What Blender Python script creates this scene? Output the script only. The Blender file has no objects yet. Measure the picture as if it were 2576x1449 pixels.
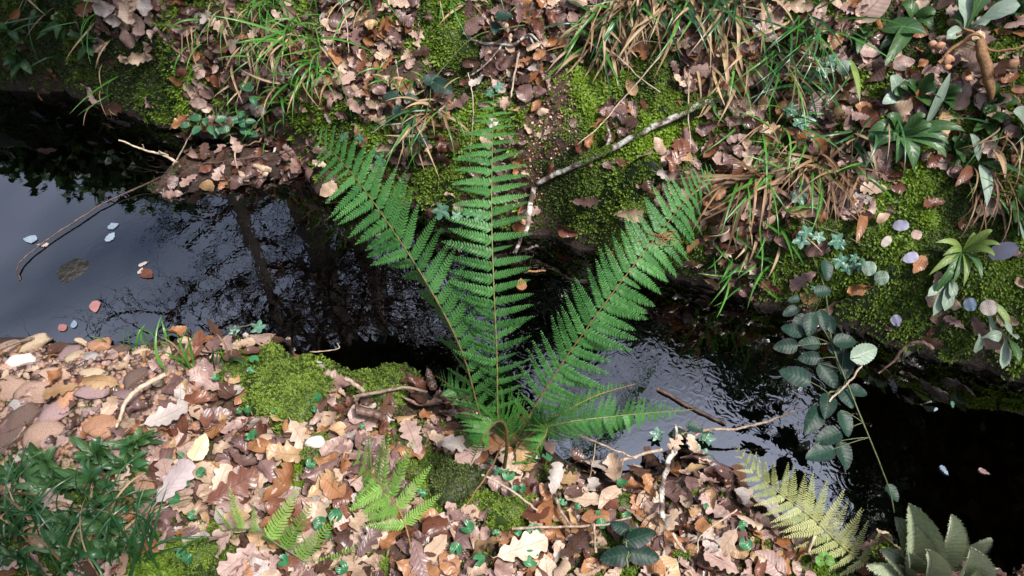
import bpy, math, random
import numpy as np
from mathutils import Vector, Matrix
from mathutils.bvhtree import BVHTree

random.seed(7)
RNG = np.random.default_rng(7)
SC = bpy.context.scene
COL = SC.collection
rad = math.radians

# ------------------------------------------------------------------ camera, sky, sun, exposure
W, H = 2576.0, 1449.0
HFOV, PITCH = 65.0, 55.0
F = (W / 2) / math.tan(rad(HFOV / 2))
CAM = np.array([0.0, -1.15, 1.65])
FWD = np.array([0, math.cos(rad(PITCH)), -math.sin(rad(PITCH))])
UPV = np.array([0, math.sin(rad(PITCH)), math.cos(rad(PITCH))])
cd = bpy.data.cameras.new('camera')
cam = bpy.data.objects.new('camera', cd)
COL.objects.link(cam)
cam.location = CAM
cam.rotation_euler = (rad(90 - PITCH), 0, 0)
cd.angle = rad(HFOV)
cd.clip_start = 0.02
cd.clip_end = 500
SC.camera = cam

SUN_EL, SUN_AZ = 64.0, 118.0     # elevation, and azimuth (degrees from +y, clockwise)
wd = bpy.data.worlds.new('World')
SC.world = wd
wd.use_nodes = True
wn = wd.node_tree
sky = wn.nodes.new('ShaderNodeTexSky')
sky.sky_type = 'NISHITA'
sky.sun_disc = False
sky.sun_elevation = rad(SUN_EL)
sky.sun_rotation = rad(SUN_AZ)
sky.dust_density = 5.0
sky.ozone_density = 1.0
bg = wn.nodes['Background']
bg.inputs['Strength'].default_value = 0.105
# broken thin cloud over the blue
_tc = wn.nodes.new('ShaderNodeTexCoord')
_cn = wn.nodes.new('ShaderNodeTexNoise'); _cn.inputs['Scale'].default_value = 1.7; _cn.inputs['Detail'].default_value = 5; _cn.inputs['Distortion'].default_value = 0.4
_mp = wn.nodes.new('ShaderNodeMapping'); _mp.inputs['Location'].default_value = (3.1, 1.2, 0.4)
wn.links.new(_tc.outputs['Generated'], _mp.inputs[0]); wn.links.new(_mp.outputs[0], _cn.inputs['Vector'])
_cr = wn.nodes.new('ShaderNodeValToRGB'); _cr.color_ramp.elements[0].position = 0.40; _cr.color_ramp.elements[1].position = 0.62
wn.links.new(_cn.outputs[0], _cr.inputs[0])
_mx = wn.nodes.new('ShaderNodeMix'); _mx.data_type = 'RGBA'
wn.links.new(_cr.outputs[0], _mx.inputs[0]); wn.links.new(sky.outputs[0], _mx.inputs[6]); _mx.inputs[7].default_value = (8.6, 9.4, 12.2, 1)
wn.links.new(_mx.outputs[2], bg.inputs['Color'])

sl = bpy.data.lights.new('sun', 'SUN')
sun = bpy.data.objects.new('sun', sl)
COL.objects.link(sun)
sl.energy = 3.6
sl.angle = rad(11)
sl.color = (1.0, 0.94, 0.89)
_d = Vector((math.sin(rad(SUN_AZ)) * math.cos(rad(SUN_EL)), math.cos(rad(SUN_AZ)) * math.cos(rad(SUN_EL)), math.sin(rad(SUN_EL))))
sun.rotation_euler = _d.to_track_quat('Z', 'Y').to_euler()
sun.location = (0, 0, 12)
vs = SC.view_settings
vs.view_transform = 'Standard'
vs.look = 'None'
vs.gamma = 1.0
vs.use_curve_mapping = False
vs.exposure = 0.82
SC.cycles.max_bounces = 6
SC.cycles.transparent_max_bounces = 12
SC.cycles.caustics_reflective = False
SC.cycles.caustics_refractive = False


# ------------------------------------------------------------------ projection helpers (build time only)
def raydir(u, v):
    d = np.array([u - W / 2, 0, 0]) + UPV * (H / 2 - v) + FWD * F
    return d / np.linalg.norm(d)


def PZ(u, v, z):
    d = raydir(u, v)
    return CAM + d * ((z - CAM[2]) / d[2])


def project(P):
    q = np.asarray(P) - CAM
    x, y, z = q[..., 0], q @ UPV, q @ FWD
    z = np.maximum(z, 0.05)
    return W / 2 + F * x / z, H / 2 - F * y / z


# ------------------------------------------------------------------ noise
_tab = np.random.default_rng(3).random((256, 256))


def vnoise(x, y):
    x = np.asarray(x, float); y = np.asarray(y, float)
    xi = np.floor(x).astype(int); yi = np.floor(y).astype(int)
    fx = x - xi; fy = y - yi
    fx = fx * fx * (3 - 2 * fx); fy = fy * fy * (3 - 2 * fy)
    a = _tab[xi & 255, yi & 255]; b = _tab[(xi + 1) & 255, yi & 255]
    c = _tab[xi & 255, (yi + 1) & 255]; d = _tab[(xi + 1) & 255, (yi + 1) & 255]
    return (a * (1 - fx) + b * fx) * (1 - fy) + (c * (1 - fx) + d * fx) * fy


def fbm(x, y, s, o=4):
    r = 0; a = 1; t = 0
    for i in range(o):
        r = r + a * (vnoise(x * s + 17 * i, y * s + 31 * i) - 0.5); t += a; a *= 0.5; s *= 2.03
    return r / t * 2


def sstep(a, b, x):
    t = np.clip((x - a) / (b - a), 0, 1)
    return t * t * (3 - 2 * t)


# ------------------------------------------------------------------ zone chart of the two banks
ZONES = [
    "MMMLLGGGGGLLLMMLLLGGGGGLGGLHHHHH", "MMMMMLLLGGLLLMMLLLGGGGGLGGLHHHHH",
    "MMMMMMLLLGLLSSMLLSMMMLGGGGLHHHHH", "WWWMMMGGLMMLLLMMSSMLMMGLGLLHHHHH",
    "WWWWWMDDDDMMGGMLSSMMMMLGGLLHHHHH", "WWWWWDDDDDMMGMMLSMMMLLLLGGLLMHHH",
    "WWWWWWWWWWWWWMSSSMMMMLGGGGLMMMHH", "WWWWWWWWWWWWWWWWWMMMMMGMMMMMMMHH",
    "WWWWWWWWWWWWWWWWWWMMMMGGMMMMMMMM", "WWWWWWWWWWWWWWWWWWWWWWWWMMMMMMMM",
    "PPPPPLLLLMWWWWWWWWWWWWWWWWWMMMMM", "PPPPPPLMMMMMMWWWWWWWWWWWWWWWWWMM",
    "PPPPPLLLMMLLLLLLWWWWWWWWWWWWWWWW", "PPPPLLLLLLLLMLLLLWWWLLWWWWWWWWWW",
    "HHPPLMLLLMLLLMMLLMLLLLLWWWWWWWWW", "HHHHLLLLLLLLLMMMLLLLLLLLWWWWWWWW",
    "HHHHLLLLLLMLLLLLMLLMLLLLLMMLLLLW", "HHHHMMMLLLLLLLLLLLLMLLLLLMMMLLLL"]
ZA = np.array([[ord(c) for c in r] for r in ZONES])


def zone(u, v, jit=0.0):
    u = np.asarray(u, float); v = np.asarray(v, float)
    if jit:
        u = u + RNG.normal(0, jit, u.shape); v = v + RNG.normal(0, jit, v.shape)
    i = np.clip((v / 80.5).astype(int), 0, 17); j = np.clip((u / 80.5).astype(int), 0, 31)
    return ZA[i, j]


# ------------------------------------------------------------------ terrain height
far_px = [(-700, 215), (-300, 222), (0, 232), (160, 240), (330, 300), (450, 325), (560, 345), (700, 385), (830, 455), (960, 500), (1100, 532),
          (1210, 548), (1330, 590), (1420, 622), (1540, 668), (1700, 702), (1800, 745), (1900, 772), (2050, 805),
          (2200, 858), (2350, 908), (2576, 962), (2900, 1050), (3300, 1180)]
near_px = [(-700, 850), (-300, 846), (0, 848), (130, 866), (400, 860), (640, 850), (750, 898), (870, 925), (1035, 935), (1090, 990),
           (1180, 1015), (1250, 1050), (1340, 1085), (1420, 1135), (1520, 1185), (1620, 1188), (1690, 1150), (1770, 1145),
           (1860, 1195), (1930, 1280), (2060, 1335), (2180, 1372), (2300, 1400), (2440, 1420), (2600, 1460), (2900, 1540)]
FE = np.array([PZ(u, v, 0)[:2] for u, v in far_px])
NE = np.array([PZ(u, v, 0)[:2] for u, v in near_px])
FE = np.vstack([[-60, FE[0, 1] + 25], FE, [60, FE[-1, 1] - 14]])
NE = np.vstack([[-60, NE[0, 1] + 24], NE, [60, NE[-1, 1] - 16]])
NE[:, 0] = np.maximum.accumulate(NE[:, 0] + np.arange(len(NE)) * 1e-6)
FE[:, 0] = np.maximum.accumulate(FE[:, 0] + np.arange(len(FE)) * 1e-6)


def pdist(X, Y, L):
    d = np.full(X.shape, 1e9)
    for a, b in zip(L[:-1], L[1:]):
        ab = b - a
        t = np.clip(((X - a[0]) * ab[0] + (Y - a[1]) * ab[1]) / (ab @ ab + 1e-12), 0, 1)
        d = np.minimum(d, np.hypot(X - a[0] - t * ab[0], Y - a[1] - t * ab[1]))
    return d


SPIT = [PZ(u, v, 0.02)[:2] for u, v in [(440, 430), (520, 410), (600, 405), (680, 412), (760, 415), (830, 440)]]


def height(X, Y):
    X = np.asarray(X, float); Y = np.asarray(Y, float)
    wob = fbm(X, Y, 9, 3) * 0.03
    sf = pdist(X, Y, FE) * np.where(Y > np.interp(X, FE[:, 0], FE[:, 1]), 1, -1) + wob
    sn = pdist(X, Y, NE) * np.where(Y < np.interp(X, NE[:, 0], NE[:, 1]), 1, -1) + wob * 0.8
    lip = 0.20 + 0.07 * fbm(X, Y * 0 + 5, 2.3, 2) + 0.06 * sstep(1.0, 1.6, X) + 0.05 * sstep(-0.6, -1.2, X)
    far = lip * sstep(-0.015, 0.10, sf) + 0.70 * np.clip(sf, 0, 1.7) + 0.16 * np.clip(sf - 1.7, 0, 60)
    far = far + sstep(0.02, 0.15, sf) * (fbm(X, Y, 4.5, 4) * 0.085 + fbm(X + 9, Y, 20, 2) * 0.030)
    far = np.where(sf > 0, far, -0.02 - 0.11 * sstep(0, 0.18, -sf))
    near = 0.075 * sstep(-0.01, 0.11, sn) + 0.05 * sstep(0.1, 0.7, sn)
    near = near + sstep(0.0, 0.15, sn) * (fbm(X + 3, Y + 8, 5, 4) * 0.035) + 0.02 * np.clip(sn - 0.7, 0, 60)
    gravel = sstep(-0.75, -1.05, X)
    near = near * (1 - 0.35 * gravel)
    near = np.where(sn > -0.005, near, -0.02 - 0.11 * sstep(0, 0.18, -sn))
    bed = -0.11 + fbm(X, Y, 6, 3) * 0.025
    h = np.where(sf > 0, far, np.where(sn > -0.005, near, np.maximum(np.minimum(far, near), bed)))
    sp = np.full(X.shape, 1e9)
    for a, b in zip(SPIT[:-1], SPIT[1:]):
        ab = b - a
        t = np.clip(((X - a[0]) * ab[0] + (Y - a[1]) * ab[1]) / (ab @ ab), 0, 1)
        sp = np.minimum(sp, np.hypot(X - a[0] - t * ab[0], Y - a[1] - t * ab[1]))
    h = np.maximum(h, 0.034 - 0.09 * sstep(0.0, 0.11, sp + wob * 2 + 0.02 * fbm(X, Y, 14, 2)))
    return h


fx = np.arange(-2.6, 2.6, 0.016); fy = np.arange(-1.5, 2.3, 0.016)
cx = np.array([0.03, 0.1, 0.22, 0.4, 0.7, 1.1, 1.7, 2.6, 4, 6, 9, 14, 22, 35, 55])
XS = np.concatenate([fx[0] - cx[::-1], fx, fx[-1] + cx]); YS = np.concatenate([fy[0] - cx[::-1], fy, fy[-1] + cx])
GX, GY = np.meshgrid(XS, YS)
GZ = height(GX, GY)


def hz(x, y):
    x = np.asarray(x, float); y = np.asarray(y, float)
    i = np.clip(np.searchsorted(XS, x) - 1, 0, len(XS) - 2); j = np.clip(np.searchsorted(YS, y) - 1, 0, len(YS) - 2)
    tx = np.clip((x - XS[i]) / (XS[i + 1] - XS[i]), 0, 1); ty = np.clip((y - YS[j]) / (YS[j + 1] - YS[j]), 0, 1)
    return (GZ[j, i] * (1 - tx) + GZ[j, i + 1] * tx) * (1 - ty) + (GZ[j + 1, i] * (1 - tx) + GZ[j + 1, i + 1] * tx) * ty


def hnorm(x, y, e=0.02):
    nx = -(hz(x + e, y) - hz(x - e, y)) / (2 * e); ny = -(hz(x, y + e) - hz(x, y - e)) / (2 * e)
    n = np.stack([nx, ny, np.ones_like(nx)], -1)
    return n / np.linalg.norm(n, axis=-1, keepdims=True)


# ------------------------------------------------------------------ mesh helpers
def mesh_np(name, V, Fc, mats=(), uv=None, mi=None, attrs=None, smooth=True):
    V = np.asarray(V, np.float32); Fc = np.asarray(Fc, np.int32)
    me = bpy.data.meshes.new(name)
    n, k = Fc.shape
    me.vertices.add(len(V)); me.vertices.foreach_set('co', V.ravel())
    me.loops.add(n * k); me.loops.foreach_set('vertex_index', Fc.ravel())
    me.polygons.add(n)
    me.polygons.foreach_set('loop_start', np.arange(0, n * k, k, dtype=np.int32))
    me.polygons.foreach_set('loop_total', np.full(n, k, np.int32))
    me.polygons.foreach_set('use_smooth', np.full(n, smooth, bool))
    for m in mats:
        me.materials.append(m)
    if mi is not None:
        me.polygons.foreach_set('material_index', np.asarray(mi, np.int32))
    if uv is not None:
        l = me.uv_layers.new(name='UVMap')
        l.data.foreach_set('uv', np.asarray(uv, np.float32)[Fc.ravel()].ravel())
    if attrs:
        for an, av in attrs.items():
            a = me.attributes.new(an, 'FLOAT', 'POINT'); a.data.foreach_set('value', np.asarray(av, np.float32))
    me.update(calc_edges=True)
    return me


def link(name, me, parent=None, mat=None, **tags):
    o = bpy.data.objects.new(name, me)
    COL.objects.link(o)
    if parent is not None:
        o.parent = parent
    if mat is not None:
        if len(me.materials) == 0:
            me.materials.append(mat)
        o.material_slots[0].link = 'OBJECT'
        o.material_slots[0].material = mat
    for k, v in tags.items():
        if v is not None:
            o[k] = v
    return o


def empty(name, loc, label, cat, group=None):
    o = bpy.data.objects.new(name, None)
    o.empty_display_size = 0.02
    o.location = loc
    COL.objects.link(o)
    o['label'] = label; o['category'] = cat
    if group: o['group'] = group
    return o


def grid_faces(nu, nw):
    i, j = np.meshgrid(np.arange(nu), np.arange(nw), indexing='ij')
    a = (i * (nw + 1) + j).ravel()
    return np.stack([a, a + nw + 1, a + nw + 2, a + 1], 1)


def catmull(P, n):
    P = np.asarray(P, float)
    P = np.vstack([2 * P[0] - P[1], P, 2 * P[-1] - P[-2]])
    m = len(P) - 3
    T = np.linspace(0, m - 1e-9, n)
    k = T.astype(int); t = (T - k)[:, None]
    a, b, c, d = P[k], P[k + 1], P[k + 2], P[k + 3]
    return 0.5 * (2 * b + (c - a) * t + (2 * a - 5 * b + 4 * c - d) * t ** 2 + (3 * b - a - 3 * c + d) * t ** 3)


def tube_data(P, R, sides=6):
    P = np.asarray(P, float); n = len(P)
    R = np.broadcast_to(np.asarray(R, float), (n,))
    T = np.gradient(P, axis=0); T /= np.linalg.norm(T, axis=1, keepdims=True) + 1e-9
    ref = np.array([0.31, 0.2, 0.93]) if abs(T[0] @ [0.31, 0.2, 0.93]) < 0.9 else np.array([1.0, 0, 0])
    N = np.zeros_like(P); p = ref
    for i in range(n):
        p = p - T[i] * (p @ T[i]); p = p / (np.linalg.norm(p) + 1e-9); N[i] = p
    B = np.cross(T, N)
    a = np.linspace(0, 2 * math.pi, sides, endpoint=False)
    V = P[:, None] + R[:, None, None] * (N[:, None] * np.cos(a)[None, :, None] + B[:, None] * np.sin(a)[None, :, None])
    V = V.reshape(-1, 3)
    i, j = np.meshgrid(np.arange(n - 1), np.arange(sides), indexing='ij')
    i = i.ravel(); j = j.ravel(); j2 = (j + 1) % sides
    Fc = np.stack([i * sides + j, i * sides + j2, (i + 1) * sides + j2, (i + 1) * sides + j], 1)
    c0 = len(V); V = np.vstack([V, P[0], P[-1]])
    caps = [[c0, (j + 1) % sides, j, c0] for j in range(sides)] + [[c0 + 1, (n - 1) * sides + j, (n - 1) * sides + (j + 1) % sides, c0 + 1] for j in range(sides)]
    return V, Fc, caps


def join(parts):
    V = []; Fs = []; off = 0
    for v, f in parts:
        V.append(v); Fs.append(np.asarray(f) + off); off += len(v)
    return np.vstack(V), np.vstack(Fs)


def tube(P, R, sides=6):
    V, Fc, _ = tube_data(P, R, sides)
    n = len(P)
    # close the ends with degenerate-free quads
    ends = []
    for base in (0, (n - 1) * sides):
        for j in range(0, sides - 2, 2):
            q = [base, base + j + 1, base + j + 2, base + (j + 3 if j + 3 < sides else j + 2)]
            if j + 3 < sides: ends.append(q)
    if ends: Fc = np.vstack([Fc, ends])
    return V[:n * sides], Fc


def stamp(variants, choice, M, T, want_uv=True):
    """variants: list of (V,F,UV); M (n,3,3) T (n,3): joins n copies into arrays."""
    Vs, Fs, Us, Is = [], [], [], []
    off = 0
    for k, (v, f, u) in enumerate(variants):
        idx = np.nonzero(choice == k)[0]
        if len(idx) == 0: continue
        P = np.einsum('nij,vj->nvi', M[idx], v) + T[idx][:, None]
        Vs.append(P.reshape(-1, 3))
        nv = len(v)
        Fs.append((f[None] + (np.arange(len(idx)) * nv)[:, None, None]).reshape(-1, f.shape[1]) + off)
        Us.append(np.tile(u, (len(idx), 1)))
        Is.append(np.repeat(idx, nv))
        off += nv * len(idx)
    return np.vstack(Vs), np.vstack(Fs), np.vstack(Us), np.concatenate(Is)


def frames(N, yaw, tilt=None, taz=None, scale=1.0):
    """rotation matrices with z along N (tilted), x spun by yaw."""
    N = np.asarray(N, float)
    n = len(N)
    if tilt is not None:
        r = np.stack([np.cos(taz), np.sin(taz), np.zeros(n)], 1)
        N = N + r * np.tan(tilt)[:, None]
        N /= np.linalg.norm(N, axis=1, keepdims=True)
    h = np.stack([np.cos(yaw), np.sin(yaw), np.zeros(n)], 1)
    X = h - N * np.sum(h * N, 1, keepdims=True)
    X /= np.linalg.norm(X, axis=1, keepdims=True)
    Y = np.cross(N, X)
    M = np.stack([X, Y, N], 2)
    return M * (np.broadcast_to(np.asarray(scale, float), (n,))[:, None, None])


# ------------------------------------------------------------------ materials
def nt(name):
    m = bpy.data.materials.new(name); m.use_nodes = True
    t = m.node_tree
    return m, t, t.nodes['Principled BSDF'], t.nodes['Material Output']


def nd(t, typ, **kw):
    n = t.nodes.new(typ)
    for k, v in kw.items():
        if k in n.inputs: n.inputs[k].default_value = v
        else: setattr(n, k, v)
    return n


def math_n(t, op, a, b=None, clamp=False):
    n = t.nodes.new('ShaderNodeMath'); n.operation = op; n.use_clamp = clamp
    for i, x in enumerate((a, b)):
        if x is None: continue
        if isinstance(x, (int, float)): n.inputs[i].default_value = x
        else: t.links.new(x, n.inputs[i])
    return n.outputs[0]


def mixc(t, fac, a, b, typ='MIX'):
    n = t.nodes.new('ShaderNodeMix'); n.data_type = 'RGBA'; n.blend_type = typ
    for s, x in ((n.inputs[0], fac), (n.inputs[6], a), (n.inputs[7], b)):
        if isinstance(x, (int, float)): s.default_value = x
        elif isinstance(x, tuple): s.default_value = (*x, 1) if len(x) == 3 else x
        else: t.links.new(x, s)
    return n.outputs[2]


def ramp(t, fac, stops):
    n = t.nodes.new('ShaderNodeValToRGB')
    e = n.color_ramp.elements
    while len(e) < len(stops): e.new(0.5)
    for el, (p, c) in zip(e, stops):
        el.position = p; el.color = (*c, 1) if len(c) == 3 else c
    t.links.new(fac, n.inputs[0])
    return n.outputs[0]


def noise_n(t, scale, detail=3, dist=0.0, vec=None, out=0, rough=0.5):
    n = t.nodes.new('ShaderNodeTexNoise')
    n.inputs['Scale'].default_value = scale; n.inputs['Detail'].default_value = detail
    n.inputs['Distortion'].default_value = dist; n.inputs['Roughness'].default_value = rough
    if vec is not None: t.links.new(vec, n.inputs['Vector'])
    return n.outputs[out]


def leaf_mat(name, c1, c2, vein=None, rough=0.5, transl=0.18, veins=9.0, slant=3.0, bump=0.5, spots=0.0, spotc=(0.5, 0.4, 0.25), spec=0.5, mott=40, edge=None, coat=0.0):
    m, t, p, out = nt(name)
    uv = t.nodes.new('ShaderNodeUVMap').outputs[0]
    sep = nd(t, 'ShaderNodeSeparateXYZ'); t.links.new(uv, sep.inputs[0])
    u, w = sep.outputs[0], sep.outputs[1]
    geo = t.nodes.new('ShaderNodeNewGeometry')
    pos = geo.outputs['Position']
    oi = t.nodes.new('ShaderNodeObjectInfo')
    n1 = noise_n(t, mott, 4, 0.6, pos)
    n0 = noise_n(t, 7, 2, 0, pos)
    f = math_n(t, 'ADD', math_n(t, 'MULTIPLY', n1, 1.1), math_n(t, 'MULTIPLY', n0, 0.9))
    f = math_n(t, 'ADD', f, math_n(t, 'MULTIPLY', oi.outputs['Random'], 0.7))
    f = math_n(t, 'SUBTRACT', f, 0.85, True)
    col = mixc(t, f, c1, c2)
    # veins: |w-0.5| is the distance from the midrib
    aw = math_n(t, 'ABSOLUTE', math_n(t, 'SUBTRACT', w, 0.5))
    s = math_n(t, 'SUBTRACT', math_n(t, 'MULTIPLY', u, veins), math_n(t, 'MULTIPLY', aw, slant))
    fr = math_n(t, 'ABSOLUTE', math_n(t, 'SUBTRACT', math_n(t, 'FRACT', s), 0.5))
    side = math_n(t, 'LESS_THAN', fr, 0.055)
    mid = math_n(t, 'LESS_THAN', aw, 0.028)
    vm = math_n(t, 'MAXIMUM', math_n(t, 'MULTIPLY', side, 0.3), math_n(t, 'MULTIPLY', mid, 0.6))
    if vein is not None: col = mixc(t, vm, col, vein)
    if edge is not None:
        em = math_n(t, 'MULTIPLY', math_n(t, 'SUBTRACT', math_n(t, 'ADD', math_n(t, 'MULTIPLY', aw, 1.2), n1), 0.95), 3.0, True)
        col = mixc(t, em, col, edge)
    if spots > 0:
        sp = math_n(t, 'GREATER_THAN', noise_n(t, 260, 1, 0, pos), 0.78 - spots * 0.15)
        col = mixc(t, sp, col, spotc)
    t.links.new(col, p.inputs['Base Color'])
    p.inputs['Roughness'].default_value = rough
    p.inputs['Specular IOR Level'].default_value = spec
    p.inputs['Coat Weight'].default_value = coat
    p.inputs['Coat Roughness'].default_value = 0.25
    hgt = math_n(t, 'ADD', math_n(t, 'MULTIPLY', fr, 0.9), math_n(t, 'MULTIPLY', n1, 0.8))
    b = nd(t, 'ShaderNodeBump', Strength=bump, Distance=0.0015)
    t.links.new(hgt, b.inputs['Height']); t.links.new(b.outputs[0], p.inputs['Normal'])
    if transl > 0:
        tr = nd(t, 'ShaderNodeBsdfTranslucent'); t.links.new(col, tr.inputs[0])
        mx = nd(t, 'ShaderNodeMixShader'); mx.inputs[0].default_value = transl
        t.links.new(p.outputs[0], mx.inputs[1]); t.links.new(tr.outputs[0], mx.inputs[2])
        t.links.new(mx.outputs[0], out.inputs[0])
    return m


DRY = {
    'pale tan': leaf_mat('leaf_pale_tan', (0.30, 0.20, 0.13), (0.66, 0.51, 0.38), (0.30, 0.18, 0.10), spots=0.3, rough=0.45),
    'pinkish beige': leaf_mat('leaf_pink', (0.24, 0.145, 0.12), (0.56, 0.41, 0.35), (0.24, 0.13, 0.10), rough=0.42),
    'mauve brown': leaf_mat('leaf_mauve', (0.09, 0.050, 0.043), (0.27, 0.165, 0.145), (0.10, 0.05, 0.04), rough=0.36),
    'dark wet brown': leaf_mat('leaf_dark', (0.040, 0.020, 0.015), (0.12, 0.065, 0.045), (0.03, 0.015, 0.01), rough=0.3, transl=0.08),
    'orange brown': leaf_mat('leaf_orange', (0.22, 0.085, 0.032), (0.42, 0.215, 0.10), (0.20, 0.07, 0.025), rough=0.38),
    'reddish brown': leaf_mat('leaf_red', (0.075, 0.025, 0.016), (0.23, 0.095, 0.055), (0.09, 0.03, 0.02), rough=0.35),
    'golden tan': leaf_mat('leaf_gold', (0.26, 0.15, 0.070), (0.54, 0.37, 0.20), (0.24, 0.12, 0.05), rough=0.42),
    'greyish white': leaf_mat('leaf_grey', (0.30, 0.26, 0.23), (0.60, 0.53, 0.48), (0.32, 0.25, 0.2), rough=0.5),
}
DRYN = list(DRY)
M_CREAM = leaf_mat('leaf_cream', (0.62, 0.50, 0.28), (0.80, 0.70, 0.46), (0.42, 0.22, 0.12), rough=0.45)
M_LILAC = leaf_mat('leaf_lilac_grey', (0.34, 0.27, 0.27), (0.60, 0.51, 0.50), (0.30, 0.22, 0.2), rough=0.5, spots=0.2)
M_FERN = leaf_mat('fern_green', (0.030, 0.125, 0.028), (0.085, 0.250, 0.066), (0.10, 0.20, 0.05), rough=0.45, transl=0.25, spec=0.28, mott=25)
M_FERND = leaf_mat('fern_deep_green', (0.026, 0.110, 0.018), (0.068, 0.215, 0.036), (0.08, 0.16, 0.04), rough=0.5, transl=0.22, spec=0.22, mott=25)
M_FERNL = leaf_mat('fern_lime', (0.120, 0.270, 0.040), (0.28, 0.48, 0.10), (0.16, 0.28, 0.05), rough=0.45, transl=0.25)
M_FERNY = leaf_mat('fern_yellow', (0.27, 0.32, 0.11), (0.50, 0.53, 0.24), (0.42, 0.36, 0.15), rough=0.5, transl=0.25)
M_BRAM = leaf_mat('bramble_green', (0.006, 0.024, 0.015), (0.018, 0.052, 0.036), (0.030, 0.065, 0.042), spec=0.22, rough=0.45, transl=0.08, veins=7, slant=2.2, bump=0.35, edge=(0.040, 0.024, 0.040), spots=0.05, spotc=(0.3, 0.25, 0.1))
M_BRAMG = leaf_mat('bramble_fresh', (0.016, 0.078, 0.032), (0.045, 0.150, 0.070), (0.05, 0.15, 0.075), rough=0.38, transl=0.12, veins=7, slant=2.2, bump=0.9)
M_IVY = leaf_mat('ivy_green', (0.040, 0.130, 0.080), (0.12, 0.24, 0.17), (0.22, 0.34, 0.26), rough=0.35, transl=0.08, veins=4, slant=2)
M_ROUND = leaf_mat('celandine_green', (0.018, 0.115, 0.038), (0.05, 0.21, 0.080), (0.06, 0.20, 0.08), rough=0.35, transl=0.2, veins=3, slant=5)
M_CLOVER = leaf_mat('clover_green', (0.05, 0.15, 0.015), (0.10, 0.24, 0.03), (0.2, 0.5, 0.08), rough=0.4, transl=0.25)
M_DOCK = leaf_mat('dock_green', (0.024, 0.075, 0.020), (0.075, 0.165, 0.052), (0.16, 0.26, 0.14), rough=0.4, transl=0.15, veins=8)
M_HERB = leaf_mat('herb_green', (0.012, 0.042, 0.008), (0.042, 0.105, 0.024), (0.06, 0.14, 0.05), rough=0.42, transl=0.12, veins=8)
M_SAGE = leaf_mat('sage_green', (0.16, 0.23, 0.16), (0.32, 0.42, 0.33), (0.38, 0.46, 0.36), rough=0.5, transl=0.15, veins=6)
M_YGREEN = leaf_mat('yellow_green', (0.10, 0.17, 0.03), (0.24, 0.34, 0.09), (0.30, 0.38, 0.14), rough=0.45, transl=0.2)
M_PETAL = leaf_mat('petal_lilac', (0.30, 0.29, 0.42), (0.48, 0.47, 0.62), None, bump=0.08, rough=0.5, transl=0.3)
M_PETALW = leaf_mat('petal_blue_white', (0.12, 0.18, 0.26), (0.32, 0.39, 0.46), None, bump=0.08, rough=0.4, transl=0.2)
M_PETALP = leaf_mat('petal_pink', (0.22, 0.08, 0.08), (0.44, 0.22, 0.20), None, rough=0.5, transl=0.2)
M_LAMB = leaf_mat('woolly_leaf', (0.15, 0.20, 0.11), (0.44, 0.48, 0.34), (0.18, 0.23, 0.13), rough=0.9, transl=0.1, mott=160, spec=0.2, veins=16, slant=6, bump=1.0)
M_GRASS = leaf_mat('grass_green', (0.030, 0.135, 0.016), (0.10, 0.29, 0.045), None, rough=0.36, transl=0.2, bump=0.1)
M_GRASSD = leaf_mat('grass_dark', (0.012, 0.055, 0.016), (0.040, 0.125, 0.042), None, rough=0.32, transl=0.15, bump=0.1)
M_STRAW = leaf_mat('grass_straw', (0.22, 0.14, 0.07), (0.52, 0.38, 0.22), None, rough=0.5, transl=0.2, bump=0.2)
M_STRAWB = leaf_mat('grass_brown', (0.11, 0.060, 0.030), (0.30, 0.19, 0.10), None, rough=0.5, transl=0.15, bump=0.2)


def plain_mat(name, c1, c2, scale=60, rough=0.7, bump=0.6, dist=0.003, stops=None, detail=5, stretch=None):
    m, t, p, out = nt(name)
    tc = t.nodes.new('ShaderNodeTexCoord').outputs['Object']
    n = noise_n(t, scale, detail, 0.4, tc, rough=0.6)
    col = ramp(t, n, stops or [(0.35, c1), (0.65, c2)])
    oi = t.nodes.new('ShaderNodeObjectInfo')
    v = math_n(t, 'ADD', math_n(t, 'MULTIPLY', oi.outputs['Random'], 0.5), 0.75)
    hsv = nd(t, 'ShaderNodeHueSaturation'); t.links.new(col, hsv.inputs['Color']); t.links.new(v, hsv.inputs['Value'])
    t.links.new(hsv.outputs[0], p.inputs['Base Color'])
    p.inputs['Roughness'].default_value = rough
    b = nd(t, 'ShaderNodeBump', Strength=bump, Distance=dist)
    t.links.new(noise_n(t, scale * 2, 5, 0, tc), b.inputs['Height']); t.links.new(b.outputs[0], p.inputs['Normal'])
    return m


M_STEM = plain_mat('stem_brown', (0.16, 0.075, 0.03), (0.30, 0.17, 0.07), 150)
M_RACH = plain_mat('rachis_tan', (0.12, 0.12, 0.035), (0.24, 0.25, 0.08), 120, 0.5)
M_RACHD = plain_mat('rachis_brown', (0.12, 0.070, 0.025), (0.22, 0.14, 0.05), 120, 0.6)
M_GSTEM = plain_mat('stem_green', (0.06, 0.10, 0.03), (0.14, 0.16, 0.06), 100, 0.5)
M_TWIG = plain_mat('twig_bark', (0.13, 0.085, 0.06), (0.38, 0.29, 0.22), 90, 0.75, 0.8)
M_TWIGP = plain_mat('twig_pale', (0.30, 0.22, 0.15), (0.55, 0.45, 0.34), 90, 0.65)
M_TWIGD = plain_mat('twig_dark', (0.035, 0.02, 0.015), (0.12, 0.07, 0.05), 90, 0.5)
M_LICHEN = plain_mat('lichen_bark', None, None, 38, 0.8, 1.0, 0.003, stops=[(0.38, (0.06, 0.04, 0.03)), (0.47, (0.18, 0.13, 0.11)), (0.53, (0.40, 0.38, 0.34)), (0.60, (0.58, 0.60, 0.56)), (0.66, (0.10, 0.12, 0.04))])
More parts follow.
